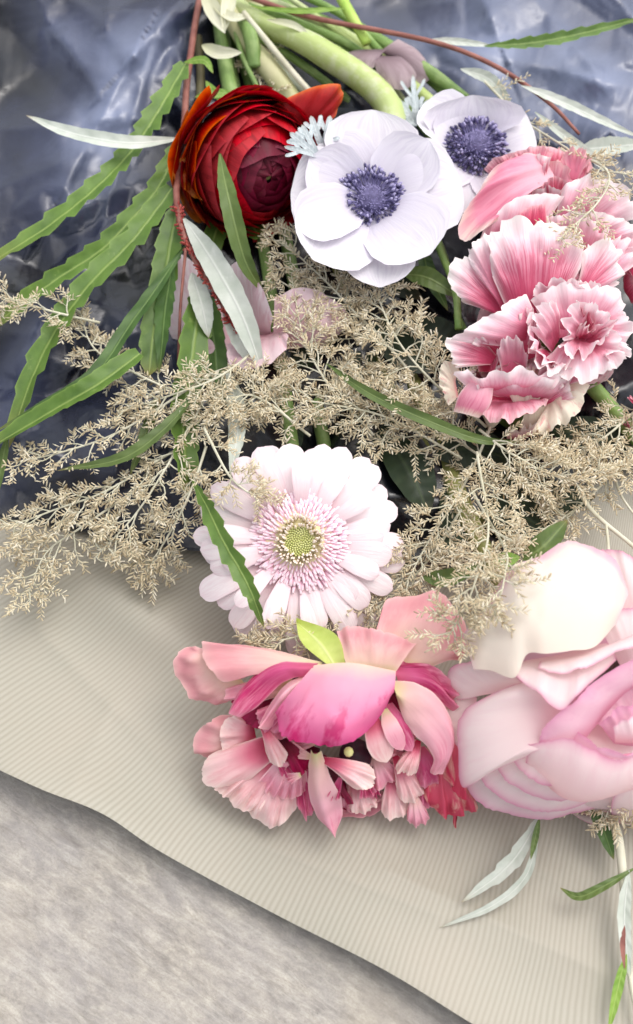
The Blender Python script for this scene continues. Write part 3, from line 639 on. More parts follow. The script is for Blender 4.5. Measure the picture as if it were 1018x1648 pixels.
t = thing('carnation', 'pale frilled carnation with white-rimmed whorled petals, the broadest bloom of the row', 'flower', (890, 540, 2.5), GC)
filler(t, (890, 545, 4.4), 100, 14, [m_carn, m_carnp, m_carnp])
fan('petal', [(905, 540, 6.2), (955, 540, 6.2)], [(850, 478, 7), (900, 458, 7.4), (955, 456, 7.4), (995, 474, 7.2), (1012, 510, 6.8)], m_carnp, t, .4, .22, .2, 5)
fan('petal', [(945, 525, 6.2), (945, 560, 6.2)], [(1000, 490, 7), (1018, 540, 6.8), (1006, 585, 6.4)], m_carnp, t, .4, .2, .2)
fan('petal', [(910, 545, 6.2), (960, 550, 6.2)], [(858, 596, 6.4), (900, 612, 6.6), (945, 622, 6.4), (985, 604, 6.4), (1006, 570, 6.6)], m_carnp, t, .5, .22, .2, 5)
fan('petal', [(860, 510, 6.4), (845, 560, 6)], [(842, 466, 7.4), (800, 490, 7.6), (752, 524, 7.2), (722, 548, 6.6)], m_carnp, t, .5, .12, .15, 3)
fan('petal', [(800, 575, 5.6), (790, 590, 5.6)], [(770, 545, 6.2), (722, 546, 6.2), (717, 574, 6), (738, 594, 5.8)], m_carn, t, .3, .1, .15)
fan('petal', [(770, 600, 5.2), (850, 600, 5.2)], [(765, 560, 6), (800, 530, 6.6), (850, 516, 6.8)], m_carnd, t, -.4, .1, .1)
fan('petal', [(830, 585, 5.8), (870, 570, 5.8)], [(815, 520, 7.2), (838, 506, 7.4), (862, 518, 7.4), (866, 550, 7)], m_carn, t, -.3, .15, .1)
fan('petal', [(805, 600, 5.8), (846, 600, 5.8)], [(796, 562, 7), (812, 544, 7.4), (832, 546, 7.4), (848, 572, 7)], m_carnp, t, -.2, .12, .12)
fan('petal', [(760, 630, 5.6), (870, 630, 5.8)], [(730, 592, 6.2), (790, 592, 7), (850, 582, 7.3), (905, 600, 6.8)], m_carnp, t, .4, .15, .15, 4)
fan('petal', [(850, 560, 6.2), (890, 590, 6.2)], [(850, 506, 7.4), (842, 545, 7.6), (868, 585, 7.4), (910, 600, 7)], m_carnp, t, .3, .18, .2)
for A, B, m in (([(925, 545, 6.2), (948, 540, 6.2)], [(902, 550, 7.8), (898, 516, 8.2), (914, 492, 8.3), (942, 483, 8.1)], m_carnp), ([(925, 548, 6.2), (952, 546, 6.2)], [(938, 484, 8.1), (968, 488, 8.0), (988, 510, 7.8), (978, 540, 7.6)], m_carnp),
                ([(928, 536, 6.2), (948, 546, 6.2)], [(902, 550, 7.9), (925, 566, 7.8), (955, 566, 7.8), (984, 546, 7.7)], m_carnp), ([(922, 540, 6.4), (936, 540, 6.4)], [(914, 524, 7.7), (928, 504, 7.9), (950, 506, 7.9), (960, 528, 7.7)], m_carnd),
                ([(888, 565, 6.2), (905, 540, 6.2)], [(852, 528, 7.6), (864, 496, 7.9), (896, 480, 7.9)], m_carnp), ([(882, 560, 6.2), (898, 566, 6.2)], [(852, 552, 7.5), (866, 584, 7.6), (898, 594, 7.5), (922, 582, 7.5)], m_carn),
                ([(940, 545, 6.2), (950, 560, 6.2)], [(968, 520, 7.5), (992, 530, 7.5), (996, 560, 7.3), (976, 580, 7.2)], m_carnp), ([(930, 548, 6.4), (944, 540, 6.4)], [(930, 522, 7.6), (945, 518, 7.8), (954, 536, 7.6)], m_carn),
                ([(830, 545, 6.0), (850, 560, 6.0)], [(812, 508, 7.3), (846, 494, 7.6), (870, 520, 7.4)], m_carnp), ([(880, 480, 6.2), (930, 482, 6.2)], [(858, 470, 7.6), (880, 448, 7.9), (915, 446, 7.9), (948, 462, 7.7)], m_carnp),
                ([(790, 560, 5.8), (815, 575, 5.8)], [(760, 548, 6.8), (780, 528, 7.1), (815, 530, 7.1)], m_carn), ([(860, 625, 5.8), (920, 620, 5.8)], [(868, 600, 6.9), (900, 590, 7.1), (935, 600, 6.9), (950, 620, 6.4)], m_carnp)):
    fan('petal', A, B, m, t, random.uniform(-.3, .3), .17, .13, 3.5, 0, .24, 40, 16)
tube('stem', [(890, 560, 3.4), (960, 630, 2.8), (1012, 692, 2.8), (1080, 760, 2.6)], 26, m_stemg, t)

t = thing('carnation', 'lowest pink carnation, a dark pink pocket between cream petals, over the dried spray', 'flower', (830, 640, 2.2), GC)
filler(t, (835, 640, 3.8), 84, 10, [m_carn, m_cream, m_carnp])
fan('petal', [(735, 615, 4.8), (740, 640, 4.6)], [(742, 588, 5.6), (712, 584, 5.4), (706, 612, 5), (722, 655, 4.6)], m_cream, t, .3, .08, .1)
fan('petal', [(870, 620, 5.2), (890, 640, 5)], [(945, 588, 5.8), (950, 620, 5.4), (930, 668, 5), (895, 700, 4.6), (855, 696, 4.8)], m_cream, t, .5, .14, .15)
fan('petal', [(795, 660, 4.4), (865, 655, 4.6)], [(786, 640, 5.6), (802, 606, 6.2), (838, 596, 6.4), (872, 636, 5.8)], m_carnd, t, -.6, .06, .05)
fan('petal', [(795, 640, 4.8), (862, 650, 5)], [(760, 668, 5), (790, 690, 5.2), (832, 690, 5.6), (872, 668, 5.6), (886, 650, 5.6)], m_carnr, t, .5, .14, .12)
rail('petal', [(764, 612, 6), (738, 640, 5.6), (728, 668, 5)], [(796, 618, 6.2), (788, 652, 5.8), (768, 676, 5.2)], m_carnq, t, .3, .3, 17, 24)
fan('petal', [(800, 640, 5.4), (880, 640, 5.4)], [(742, 620, 5.8), (790, 604, 6.6), (850, 592, 6.8), (900, 604, 6.6), (946, 592, 6)], m_carnp, t, .4, .16, .2, 4)
fan('petal', [(850, 640, 5.2), (880, 655, 5)], [(866, 612, 6.4), (905, 610, 6.2), (925, 640, 5.8)], m_carn, t, .3, .16, .12)
tube('stem', [(835, 640, 2.8), (740, 520, 1.8), (702, 380, 2.0), (560, 120, 2.0), (420, -10, 2)], 12, m_stemg, t)

t = thing('carnation', 'dark pink carnation cut off by the right edge beside the broad frilled bloom', 'flower', (1045, 450, 2.5), GC)
filler(t, (1048, 452, 4.6), 56, 14, [m_carnd, m_carnd, m_carn])
t = thing('carnation', 'crimson bud-like carnation at the right edge just under the thick green stem', 'flower', (1040, 665, 2.0), GC)
filler(t, (1042, 665, 3.8), 36, 10, [m_carnd, m_carnd])

# pale rose
def rose():
    t = thing('rose', 'large blush pink rose with cream guard petal, cut off by the right edge', 'flower', (950, 1140, .8))
    C = P((985, 1128, 2.0)); s = S((985, 1128, 2.0)); ax = nrm(np.array([.06, -.10, .99]))
    for k, (th, cnt, R) in enumerate([(30, 4, 150), (48, 5, 160), (66, 5, 172), (82, 6, 186)]):     # hidden body of the bloom
        for i in range(cnt):
            shell('petal', C, ax, s * R * random.uniform(.97, 1.02), 118, th + random.uniform(-5, 5), 250 + 360 / cnt * i + 31 * k + random.uniform(-8, 8), 200 / cnt + 14, m_rose, t, .05, 16, 23, 14, .25, .9)
    for k, az in enumerate((20, 75, 130, 185, 240, 300, 345, 45)):      # closed middle and the side beyond the frame
        shell('petal', C, ax, s * (178 + 2 * k), 112, 10 + 5 * k, az, 44, m_rosep if k < 4 else m_rose, t, .04, 18, 21, 14, .25, .93)
    for az, th in ((10, 34), (60, 38), (-30, 42), (35, 56), (90, 60)):
        shell('outer_petal', C, ax, s * 196, 116, th, az, 40, m_rose, t, .05, 18, 21, 14, .25, .95)
    q = lambda A, B, m=m_rose, bulge=.4, ruf=.05, lip=0.0, n='petal', **k: fan(n, A, B, m, t, bulge, ruf, .05, 3, lip, .3, 48, 22, **k)
    q([(900, 1150, 4.2), (1020, 1150, 4.2)], [(748, 1258, 3.4), (772, 1292, 2.9), (826, 1314, 2.5), (882, 1322, 2.3), (950, 1304, 2.5), (1040, 1276, 2.7)], lip=-.3)
    q([(890, 1160, 5.0), (1020, 1160, 5.0)], [(764, 1240, 4.4), (788, 1270, 4.0), (838, 1294, 3.6), (890, 1300, 3.4), (945, 1290, 3.5), (1040, 1250, 3.8)], lip=-.3)
    q([(890, 1160, 5.8), (1020, 1160, 5.8)], [(796, 1225, 5.4), (812, 1254, 5.0), (856, 1280, 4.6), (908, 1287, 4.5), (975, 1262, 4.6), (1050, 1236, 4.7)], lip=-.3)
    q([(900, 1160, 6.4), (1020, 1160, 6.2)], [(820, 1200, 6.2), (840, 1240, 5.8), (885, 1268, 5.6), (950, 1258, 5.6), (1050, 1222, 5.7)], lip=-.2)
    q([(770, 1120, 5.8), (860, 1110, 6.6)], [(722, 1130, 4.6), (720, 1078, 5.4), (760, 1060, 6.4), (830, 1080, 7.2)], bulge=.4, lip=-.3, n='outer_petal')
    q([(905, 1200, 7.0), (910, 1155, 7.4), (885, 1106, 7.6)], [(846, 1220, 6.6), (800, 1238, 5.6), (752, 1260, 4.6), (741, 1204, 5.0), (746, 1146, 5.6), (790, 1114, 6.8), (842, 1094, 7.4)], bulge=.9, ruf=.04, lip=-.5, n='outer_petal')
    q([(845, 1236, 5.2), (925, 1288, 5.0), (1050, 1262, 5.2)], [(846, 1190, 7.0), (915, 1166, 7.8), (985, 1196, 7.6), (1050, 1190, 7.6)], bulge=.9)
    q([(1010, 1200, 6.4), (1060, 1190, 6.4)], [(950, 1150, 7.4), (968, 1108, 7.8), (1010, 1088, 8.0), (1060, 1086, 8.0)], m_rosep, -.3)
    q([(985, 1190, 6.8), (1050, 1200, 6.8)], [(962, 1160, 7.8), (990, 1128, 8.2), (1050, 1120, 8.2)], m_rosep, .3)
    q([(990, 1196, 7.2), (1060, 1196, 7.2)], [(985, 1168, 8.0), (1010, 1146, 8.3), (1060, 1140, 8.3)], m_rose, .4)
    q([(920, 1210, 7.0), (985, 1214, 7.4), (1060, 1214, 7.2)], [(926, 1170, 7.7), (970, 1188, 8.1), (1010, 1202, 8.1), (1060, 1194, 8.1)], m_rosep, .3)
    q([(850, 1060, 7.2), (980, 1040, 7.4)], [(824, 1086, 7.8), (862, 1122, 8.2), (905, 1150, 8.4), (945, 1112, 8.5), (990, 1072, 8.2)], bulge=.4, n='outer_petal')
    q([(900, 1240, 5.6), (945, 1186, 7.2), (1000, 1120, 7.6), (1050, 1096, 7.6)], [(852, 1222, 6.0), (884, 1156, 8.0), (950, 1092, 8.8), (1050, 1040, 8.8)], m_rosep, .35)
    q([(870, 1062, 7.8), (950, 1050, 8.0), (1050, 990, 7.8)], [(868, 1078, 8.2), (930, 1092, 8.7), (985, 1064, 8.8), (1050, 1024, 8.7)], bulge=.3, n='outer_petal')
    q([(1010, 1090, 7.0), (1060, 1080, 7.0)], [(960, 1000, 7.4), (1000, 985, 7.6), (1060, 980, 7.6)], n='outer_petal')
    q([(760, 1180, 4.6), (770, 1120, 5.2)], [(738, 1200, 4.0), (730, 1160, 4.2), (736, 1120, 4.6)], n='outer_petal')
    q([(1000, 1010, 6.2), (1050, 1000, 6.2)], [(952, 890, 6.4), (1000, 895, 6.6), (1060, 950, 6.6)], n='outer_petal')
    fan('guard_petal', [(764, 1076, 7.4), (790, 1078, 7.8), (828, 1090, 8.3), (848, 1052, 8.6), (880, 1052, 8.9), (925, 1048, 9.0), (962, 1042, 8.9), (992, 1004, 8.3)],
        [(746, 1030, 6.6), (782, 985, 7.2), (815, 945, 7.5), (858, 915, 7.6), (925, 884, 7.4), (985, 905, 7.4), (1012, 958, 7.4)], m_rosec, t, .7, .1, .08, 2, nu=60, nv=20, label='broad cream white outer petal')
    tube('stem', [(900, 1090, 3.0), (800, 930, 2.4), (745, 815, 2.6), (700, 700, 1.4), (560, 380, 1.4), (420, 40, 1.6)], 30, m_stemo, t)
rose()

# large pink flower with dark heart
def pink():
    t = thing('pink_flower', 'big ragged salmon-pink flower with magenta streaks and dark heart, lying on the kraft paper', 'flower', (540, 1170, .8))
    r = lambda L, Rr, m, t, b=.3, wamp=.2, **k: rail('petal', L, Rr, m, t, b, wamp, 17, 26, crk=.0016, **k)
    f = lambda A, B, m, t, b=.4, ruf=.13, **k: fan('petal', A, B, m, t, b, max(ruf, .11), .07, 3, -.1, .24, 40, 20, **k)
    C = P((560, 1200, 2.2)); s = S((560, 1200, 2.2))
    for i in range(34):                     # crowded heart
        k = i / 34; az = random.uniform(0, 360)
        shell('inner_petal', C, nrm(np.array([0, -.35, .94])), s * (46 + 66 * k), 120, 35 + 55 * k + random.uniform(-10, 10), az, random.uniform(12, 26), m_mar if i < 22 else random.choice([m_mar, m_mag, m_pk]), t, .1, 16, 11, 9, .2, .85)
    blob('heart', P((572, 1215, 3.6)), UP, s * 26, s * 20, plain_mat('dark_heart', [(.3, (26, 8, 20)), (.7, (60, 16, 36))], 200), t)
    blob('pistil', P((561, 1210, 4.8)), UP, s * 8, s * 8, m_gcen, t, 9, 6)
    # far left lobes
    f([(400, 1165, 3.0), (400, 1195, 2.6)], [(385, 1142, 3.4), (340, 1146, 3.2), (312, 1180, 2.6), (314, 1208, 2.0), (345, 1216, 2.0)], m_sal, t, .5)
    f([(410, 1165, 3.2), (415, 1190, 3.0)], [(400, 1140, 3.8), (370, 1150, 3.8), (352, 1180, 3.4), (358, 1208, 3.0)], m_pale, t, .3)
    g = lambda A, B, m=m_pale, b=.3, ruf=.14, fq=5, **k: fan('petal', A, B, m, t, b, ruf, .07, fq, -.15, .22, 44, 18, **k)
    g([(452, 1212, 3.0), (486, 1226, 2.8)], [(388, 1268, 2.0), (394, 1300, 1.7), (412, 1316, 1.6), (440, 1332, 1.5), (456, 1326, 1.6), (478, 1308, 1.7), (494, 1280, 2.0)], fq=5)
    g([(440, 1196, 3.2), (470, 1222, 3.0)], [(348, 1250, 2.2), (352, 1272, 1.9), (372, 1284, 1.8), (394, 1302, 1.8), (422, 1300, 2.0)], fq=5)
    g([(430, 1180, 3.6), (452, 1206, 3.2)], [(372, 1196, 3.0), (336, 1212, 2.7), (324, 1236, 2.3), (332, 1258, 2.1), (366, 1262, 2.3), (402, 1250, 2.6)], m_pale, .5, .06, 3)
    g([(462, 1206, 3.4), (490, 1214, 3.2)], [(420, 1256, 2.8), (440, 1282, 2.5), (470, 1284, 2.4), (496, 1270, 2.6)], m_pk, .3, .16, 6)
    g([(478, 1214, 3.0), (500, 1214, 3.0)], [(476, 1290, 2.1), (492, 1310, 1.8), (508, 1300, 1.9), (516, 1270, 2.2)], m_mag, .2)
    for k in range(26):                     # torn, curled bits round the dark middle
        az = random.uniform(150, 400); r0 = random.uniform(20, 60); r1 = r0 + random.uniform(26, 62); ca, sa = math.cos(rad(az)), -math.sin(rad(az)) * .8
        cx, cy = 560 + random.uniform(-60, 60), 1215 + random.uniform(-22, 22); w = random.uniform(9, 20); z = random.uniform(2.8, 4.3)
        g([(cx + ca * r0 - sa * 4, cy + sa * r0 + ca * 4, z), (cx + ca * r0 + sa * 4, cy + sa * r0 - ca * 4, z)], [(cx + ca * r1 * .9 - sa * w, cy + sa * r1 * .9 + ca * w, z - .2), (cx + ca * r1, cy + sa * r1, z - .5), (cx + ca * r1 * .9 + sa * w, cy + sa * r1 * .9 - ca * w, z - .2)],
          random.choice([m_mag, m_mar, m_pale, m_pk, m_crim, m_mag]), random.uniform(-.3, .3), .12, 3)
    for (tx, ty, bx, by, w, z0, z1, m) in ((588, 1308, 575, 1240, 52, 2.6, 1.6, m_pale), (556, 1302, 560, 1240, 40, 2.4, 1.5, m_pk), (625, 1262, 600, 1210, 44, 3.4, 2.8, m_pk), (660, 1290, 632, 1220, 46, 3.4, 2.2, m_pale), (672, 1326, 664, 1270, 36, 2.4, 1.5, m_pk), (640, 1318, 628, 1240, 44, 2.6, 1.7, m_pale), (700, 1300, 672, 1230, 46, 2.8, 1.8, m_mag), (648, 1248, 668, 1190, 36, 4.2, 3.6, m_pale), (690, 1262, 676, 1200, 40, 3.6, 2.6, m_mag),
                                       (602, 1262, 520, 1222, 44, 4.6, 4.2, m_pale), (455, 1232, 420, 1170, 30, 4.2, 3.8, m_pale), (490, 1242, 450, 1180, 34, 3.8, 3.4, m_mar), (470, 1262, 440, 1200, 30, 3.2, 3.0, m_mag)):
        dx, dy = (tx - bx), (ty - by); L = math.hypot(dx, dy); dx /= L; dy /= L; zz = lambda k: z0 + (z1 - z0) * k
        at_ = lambda k, q, dz=0.0: (bx + dx * L * k - dy * w * q, by + dy * L * k + dx * w * q, zz(k) + dz)
        g([at_(0, -.12), at_(0, .12)], [at_(.55, -.46, .1), at_(.82, -.5, .05), at_(.97, -.26), at_(1 - random.uniform(0, .05), .02), at_(.98, .28), at_(.84, .48, .05), at_(.55, .42, .1)], m, random.uniform(.25, .55), .12, random.choice([2, 3, 4]))
    # long hanging petal
    r([(498, 1205, 4.6), (494, 1262, 3.6), (514, 1318, 2.4), (540, 1344, 1.8)], [(514, 1208, 4.8), (532, 1258, 4.0), (556, 1300, 2.8), (552, 1332, 2.0)], m_pk, t, .35, tip=True)
    r([(514, 1240, 4.0), (540, 1275, 3.4), (556, 1300, 2.6)], [(530, 1235, 3.8), (552, 1262, 3.2), (562, 1290, 2.4)], m_mar, t, .1)
    # right side
    for (L, R, m, b) in (
        ([(722, 1262, 2.4), (730, 1300, 1.9), (734, 1334, 1.3)], [(738, 1258, 2.4), (739, 1300, 1.9), (737, 1335, 1.3)], m_crim, .1),
        ([(650, 1100, 5.0), (700, 1112, 4.8), (736, 1150, 4.4)], [(648, 1118, 4.8), (690, 1140, 4.6), (730, 1178, 4.2)], m_cream, .2),
        ([(622, 1074, 5.6), (690, 1076, 5.6), (738, 1136, 4.8)], [(640, 1094, 5.8), (690, 1112, 5.6), (732, 1142, 5.0)], m_mag, .3)):
        r(L, R, m, t, b)
    g([(688, 1200, 3.4), (722, 1196, 3.6)], [(670, 1250, 2.6), (686, 1292, 2.0), (716, 1308, 1.6), (745, 1306, 1.6), (770, 1298, 1.5), (752, 1240, 2.4)], m_crim, .4, .2, 5)
    g([(712, 1150, 4.4), (740, 1152, 4.2)], [(700, 1212, 3.6), (718, 1262, 2.9), (738, 1288, 2.5), (750, 1262, 2.7), (754, 1200, 3.2)], m_crim, .4, .2, 4)
    g([(735, 1150, 4.0), (745, 1165, 4.0)], [(728, 1200, 3.6), (742, 1240, 3.2), (752, 1200, 3.4), (752, 1168, 3.8)], m_cream, .2, .14, 3)
    r([(632, 1100, 5.8), (688, 1106, 6.0), (730, 1172, 5.2), (712, 1236, 3.8)], [(640, 1122, 5.8), (658, 1170, 5.4), (694, 1212, 4.6), (690, 1240, 3.8)], m_pk, t, .5)
    for (tx, ty, bx, by, w, z0, z1, m) in ((662, 1208, 626, 1132, 32, 5.4, 4.6, m_mag), (648, 1208, 618, 1140, 30, 5.4, 4.8, m_pk), (622, 1228, 600, 1152, 42, 5.2, 4.4, m_pale)):
        ribbon('petal', [(bx, by, z0), ((bx + tx) / 2 - 2, (by + ty) / 2, (z0 + z1) / 2 + .4), (tx, ty, z1)], w, m, t, 'round', -.1, 0, 0, 9, 18, .08)
    # upper left
    f([(352, 1046, 4.7), (392, 1104, 4.6)], [(318, 1038, 4.6), (292, 1046, 4.3), (289, 1080, 3.8), (312, 1118, 3.4), (344, 1131, 3.3), (372, 1124, 3.6)], m_sal, t, .35, .16)
    f([(470, 1080, 4.4), (505, 1110, 4.2)], [(400, 1098, 4.2), (376, 1130, 3.9), (392, 1166, 3.6), (440, 1180, 3.6), (480, 1170, 3.8)], m_mar, t, .3, .2)
    f([(490, 1110, 4.8), (505, 1120, 4.8)], [(418, 1138, 4.6), (424, 1172, 4.2), (452, 1190, 4.1), (480, 1176, 4.4)], m_mag, t, .3, .2)
    f([(600, 1085, 5.0), (640, 1090, 5.0)], [(640, 1150, 4.6), (668, 1165, 4.4), (690, 1150, 4.5), (700, 1118, 4.8)], m_mar, t, .3, .2)
    f([(618, 1078, 5.4), (650, 1080, 5.4)], [(650, 1062, 5.6), (700, 1072, 5.5), (738, 1110, 5.0), (722, 1128, 5.0), (690, 1112, 5.2)], m_mag, t, .3, .2)
    f([(520, 1062, 5.8), (505, 1085, 5.8)], [(400, 1042, 4.8), (335, 1042, 4.8), (332, 1066, 5.0), (360, 1100, 5.2), (420, 1088, 5.4)], m_sal, t, .4)
    r([(470, 1090, 5.0), (420, 1090, 4.8), (364, 1108, 4.4)], [(450, 1120, 4.8), (410, 1130, 4.4), (362, 1132, 4.0)], m_pk, t, .3)
    r([(512, 1060, 6.2), (440, 1066, 6.0), (390, 1110, 5.4), (370, 1145, 4.8)], [(505, 1082, 6.2), (462, 1092, 6.0), (424, 1130, 5.4), (392, 1158, 4.8)], m_mag, t, .4)
    r([(520, 1076, 6.0), (460, 1100, 5.8), (414, 1160, 4.8)], [(520, 1096, 6.0), (480, 1120, 5.8), (428, 1172, 4.6)], m_pk, t, .4)
    r([(500, 1090, 5.6), (455, 1130, 5.2), (420, 1172, 4.4)], [(500, 1110, 5.6), (478, 1140, 5.2), (446, 1180, 4.4)], m_mag, t, .3)
    # upper right guard petals
    f([(580, 1078, 5.6), (690, 1076, 5.4)], [(618, 1010, 5.2), (616, 972, 5.0), (648, 960, 4.9), (698, 962, 4.9), (738, 1008, 5.0), (752, 1052, 5.0), (740, 1066, 5.0)], m_sal, t, .5, .06)
    f([(560, 1078, 5.9), (640, 1078, 5.9)], [(542, 1010, 5.6), (580, 1008, 5.8), (625, 1020, 6.0), (672, 1034, 6.0)], m_sal, t, .3, .04)
    # big front petal
    fan('petal', [(505, 1072, 6.4), (565, 1066, 6.8), (636, 1078, 6.4)], [(444, 1150, 5.6), (458, 1182, 5.6), (496, 1198, 5.7), (546, 1208, 5.8), (596, 1172, 6.0), (632, 1112, 6.2)], m_pkbig, t, .8, .12, .09, 2.5, -.2, .22, nu=50, nv=24, label='broad pink front petal streaked magenta towards its rim')
    rail('sepal', [(477, 993, 4.9), (486, 1034, 5.6), (532, 1076, 6.2)], [(478, 994, 4.9), (540, 1020, 5.5), (556, 1078, 6.3)], m_sepal, t, -.25, label='yellow-green sepal standing above the petals')
    tube('stem', [(560, 1150, 2.4), (560, 950, 1.6), (500, 600, 1.6), (420, 200, 1.8), (350, -20, 2)], 22, m_stemg, t)
pink()

# half hidden flower at left, mauve flower at the top
t = thing('blush_flower', 'pale blush flower half hidden under the grey-green leaves and dried spray', 'flower', (410, 510, 1.0))
fan('petal', [(400, 540, 2.6), (440, 540, 2.8)], [(372, 430, 4.2), (400, 420, 4.6), (432, 460, 5.0), (444, 510, 4.8)], m_hid, t, .5)
fan('petal', [(330, 540, 2.2), (350, 560, 2.2)], [(322, 430, 3.0), (290, 415, 2.8), (272, 470, 2.6), (272, 530, 2.2), (290, 562, 2.0)], m_hid, t, .5)
fan('petal', [(440, 560, 3.4), (470, 560, 3.4)], [(440, 480, 4.1), (490, 465, 4.2), (540, 490, 3.9), (560, 525, 3.6), (520, 556, 3.2)], m_hidp, t, .5, .08)
fan('petal', [(410, 540, 3.0), (450, 530, 3.0)], [(366, 560, 4.0), (376, 600, 3.8), (420, 606, 4.4), (460, 580, 4.8), (468, 545, 4.8)], m_hidp, t, .5, .06)
fan('petal', [(380, 530, 2.6), (400, 560, 2.6)], [(350, 480, 3.0), (322, 520, 2.6), (330, 580, 2.4), (370, 605, 2.2)], m_hidp, t, .4)
tube('stem', [(400, 540, 1.8), (380, 300, 1.6), (345, -20, 2)], 18, m_stemg, t)
t = thing('mauve_flower', 'dusty mauve drooping flower between the stems above the anemones', 'flower', (610, 120, 1.5))
fan('petal', [(600, 80, 3.4), (625, 78, 3.6)], [(556, 92, 3.0), (566, 120, 2.8), (590, 128, 3.0), (606, 112, 3.4)], m_mauve, t, .6)
fan('petal', [(598, 84, 3.6), (630, 90, 3.6)], [(604, 120, 3.4), (622, 150, 3.0), (650, 152, 2.8), (664, 128, 2.8), (650, 100, 3.2)], m_mauve, t, .7)
fan('petal', [(610, 80, 3.4), (640, 90, 3.4)], [(640, 62, 3.2), (672, 90, 2.8), (690, 130, 2.4), (660, 145, 2.4)], m_mauve, t, .5)
tube('stem', [(612, 84, 3.2), (560, 30, 2.8), (480, -10, 2.6)], 12, m_stemg, t)

# ------------------------------------------------------------------ foliage branches
GB = 'serrated foliage branches'
t = thing('foliage_branch', 'long red-stemmed branch with saw-edged green leaves and silver undersides at left', 'branch', (300, 200, 2.5), GB)
tube('stem', [(324, -20, 3.6), (303, 110, 4.2), (294, 230, 5.0), (284, 320, 5.4), (304, 400, 5.4), (345, 468, 5.2), (378, 530, 4.6)], [12, 12, 11, 11, 9, 7, 5], m_stemr, t)
mb = MB()
cc = crom([P(p) for p in [(286, 335, 5.4), (304, 400, 5.4), (345, 468, 5.2), (380, 535, 4.6)]], 60)
for i in range(220):
    j = min(59, int(random.random() ** 1.0 * 60)); d = nrm(np.array([random.gauss(0, 1), random.gauss(0, 1), abs(random.gauss(0, .8))])); p = cc[j]
    spike(mb, p, p + d * random.uniform(.002, .0046), .0004, .0007, .0004)
mb.build('flower_brush', m_brush, t, kind='stuff')
tube('tendril', [(298, 400, 5.6), (290, 500, 4.2), (286, 590, 3)], 5, m_stemr, t)
LV = [  # spine, width, material, serration, extra
 ([(296, 104, 5.0), (250, 190, 5.0), (195, 262, 4.6), (110, 340, 4.2), (-30, 436, 3.6)], 38, m_leaf, .46, dict(fold=.3, teeth=13)),
 ([(282, 236, 5.0), (245, 312, 4.6), (175, 392, 4.2), (90, 450, 3.6), (-20, 530, 3.0)], 36, m_leaf, .44, dict(fold=.35, teeth=11)),
 ([(276, 300, 5.2), (215, 385, 4.8), (128, 478, 4.4), (66, 570, 3.8), (12, 720, 3.0)], 44, m_leaf, .4, dict(fold=.3, teeth=11)),
 ([(288, 335, 5.2), (270, 420, 4.6), (246, 520, 4.0), (236, 606, 3.4)], 44, m_leaf, .2, dict(fold=.3)),
 ([(276, 420, 4.8), (262, 500, 4.2), (255, 600, 3.6)], 34, m_leafd, .2, dict(fold=.2)),
 ([(296, 395, 5.2), (222, 505, 4.8), (135, 615, 4.4), (-20, 700, 3.6)], 28, m_leafd, .1, dict(fold=.4)),
 ([(224, 568, 4.8), (150, 625, 4.8), (80, 668, 4.2), (-25, 726, 3.6)], 40, m_leaf, .12, dict(fold=.45)),
 ([(322, 470, 4.6), (308, 580, 4.2), (294, 690, 4.2), (300, 800, 3.6)], 52, m_leaf, .25, dict(fold=.2)),
 ([(318, 632, 5.0), (262, 694, 4.8), (195, 738, 4.6), (92, 757, 4.2)], 26, m_leafo, .1, dict(fold=.3)),
 ([(248, 640, 4.4), (236, 695, 4.0), (212, 765, 3.4)], 22, m_leafo, .1, {}),
 ([(312, 770, 4.8), (352, 856, 6.6), (396, 945, 6.6), (426, 1012, 5.6)], 34, m_leaf, .4, dict(fold=.35)),
 ([(355, 246, 7.6), (366, 320, 7.8), (392, 410, 6.4), (424, 470, 4.6)], 34, m_leafo, .08, dict(fold=.4)),
 ([(296, 98, 5.2), (330, 96, 5.4), (345, 118, 5.2)], 14, m_leafl, 0, {}),
 ([(330, 480, 3.4), (345, 560, 3.0), (352, 650, 2.6)], 40, m_leafd, .1, {}),
 ([(420, 380, 3.2), (380, 330, 3.0), (350, 360, 3.0), (330, 420, 2.8)], 40, m_leaf, .1, {}),
 ([(10, 700, 3.6), (4, 750, 3.0), (-2, 800, 2.4)], 18, m_leafo, 0, {})]
for sp, w, m, se, kw in LV: ribbon('leaf', sp, w * .96, m, t, 'strap' if w > 34 else 'leaf', .05, random.uniform(-22, 12), se, 9, 30, .16, twist=random.uniform(-35, 35), **kw)
for sp, w in (([(288, 222, 5.2), (205, 230, 5.6), (120, 214, 5.4), (42, 186, 5.0)], 26), ([(296, 352, 5.6), (345, 424, 5.8), (392, 515, 5.4), (426, 604, 4.6)], 44), ([(310, 440, 4.8), (326, 490, 4.8), (336, 545, 4.2)], 34),
              ([(362, 486, 4.8), (388, 548, 4.6), (428, 606, 4.0)], 36), ([(366, 596, 4.4), (382, 670, 4.2), (370, 770, 4.4)], 32)):
    ribbon('leaf', sp, w, m_silv, t, 'leaf', .1, random.uniform(-10, 10), .06, 9, 28, .1, fold=.25, label='silver grey underside of a leaf')

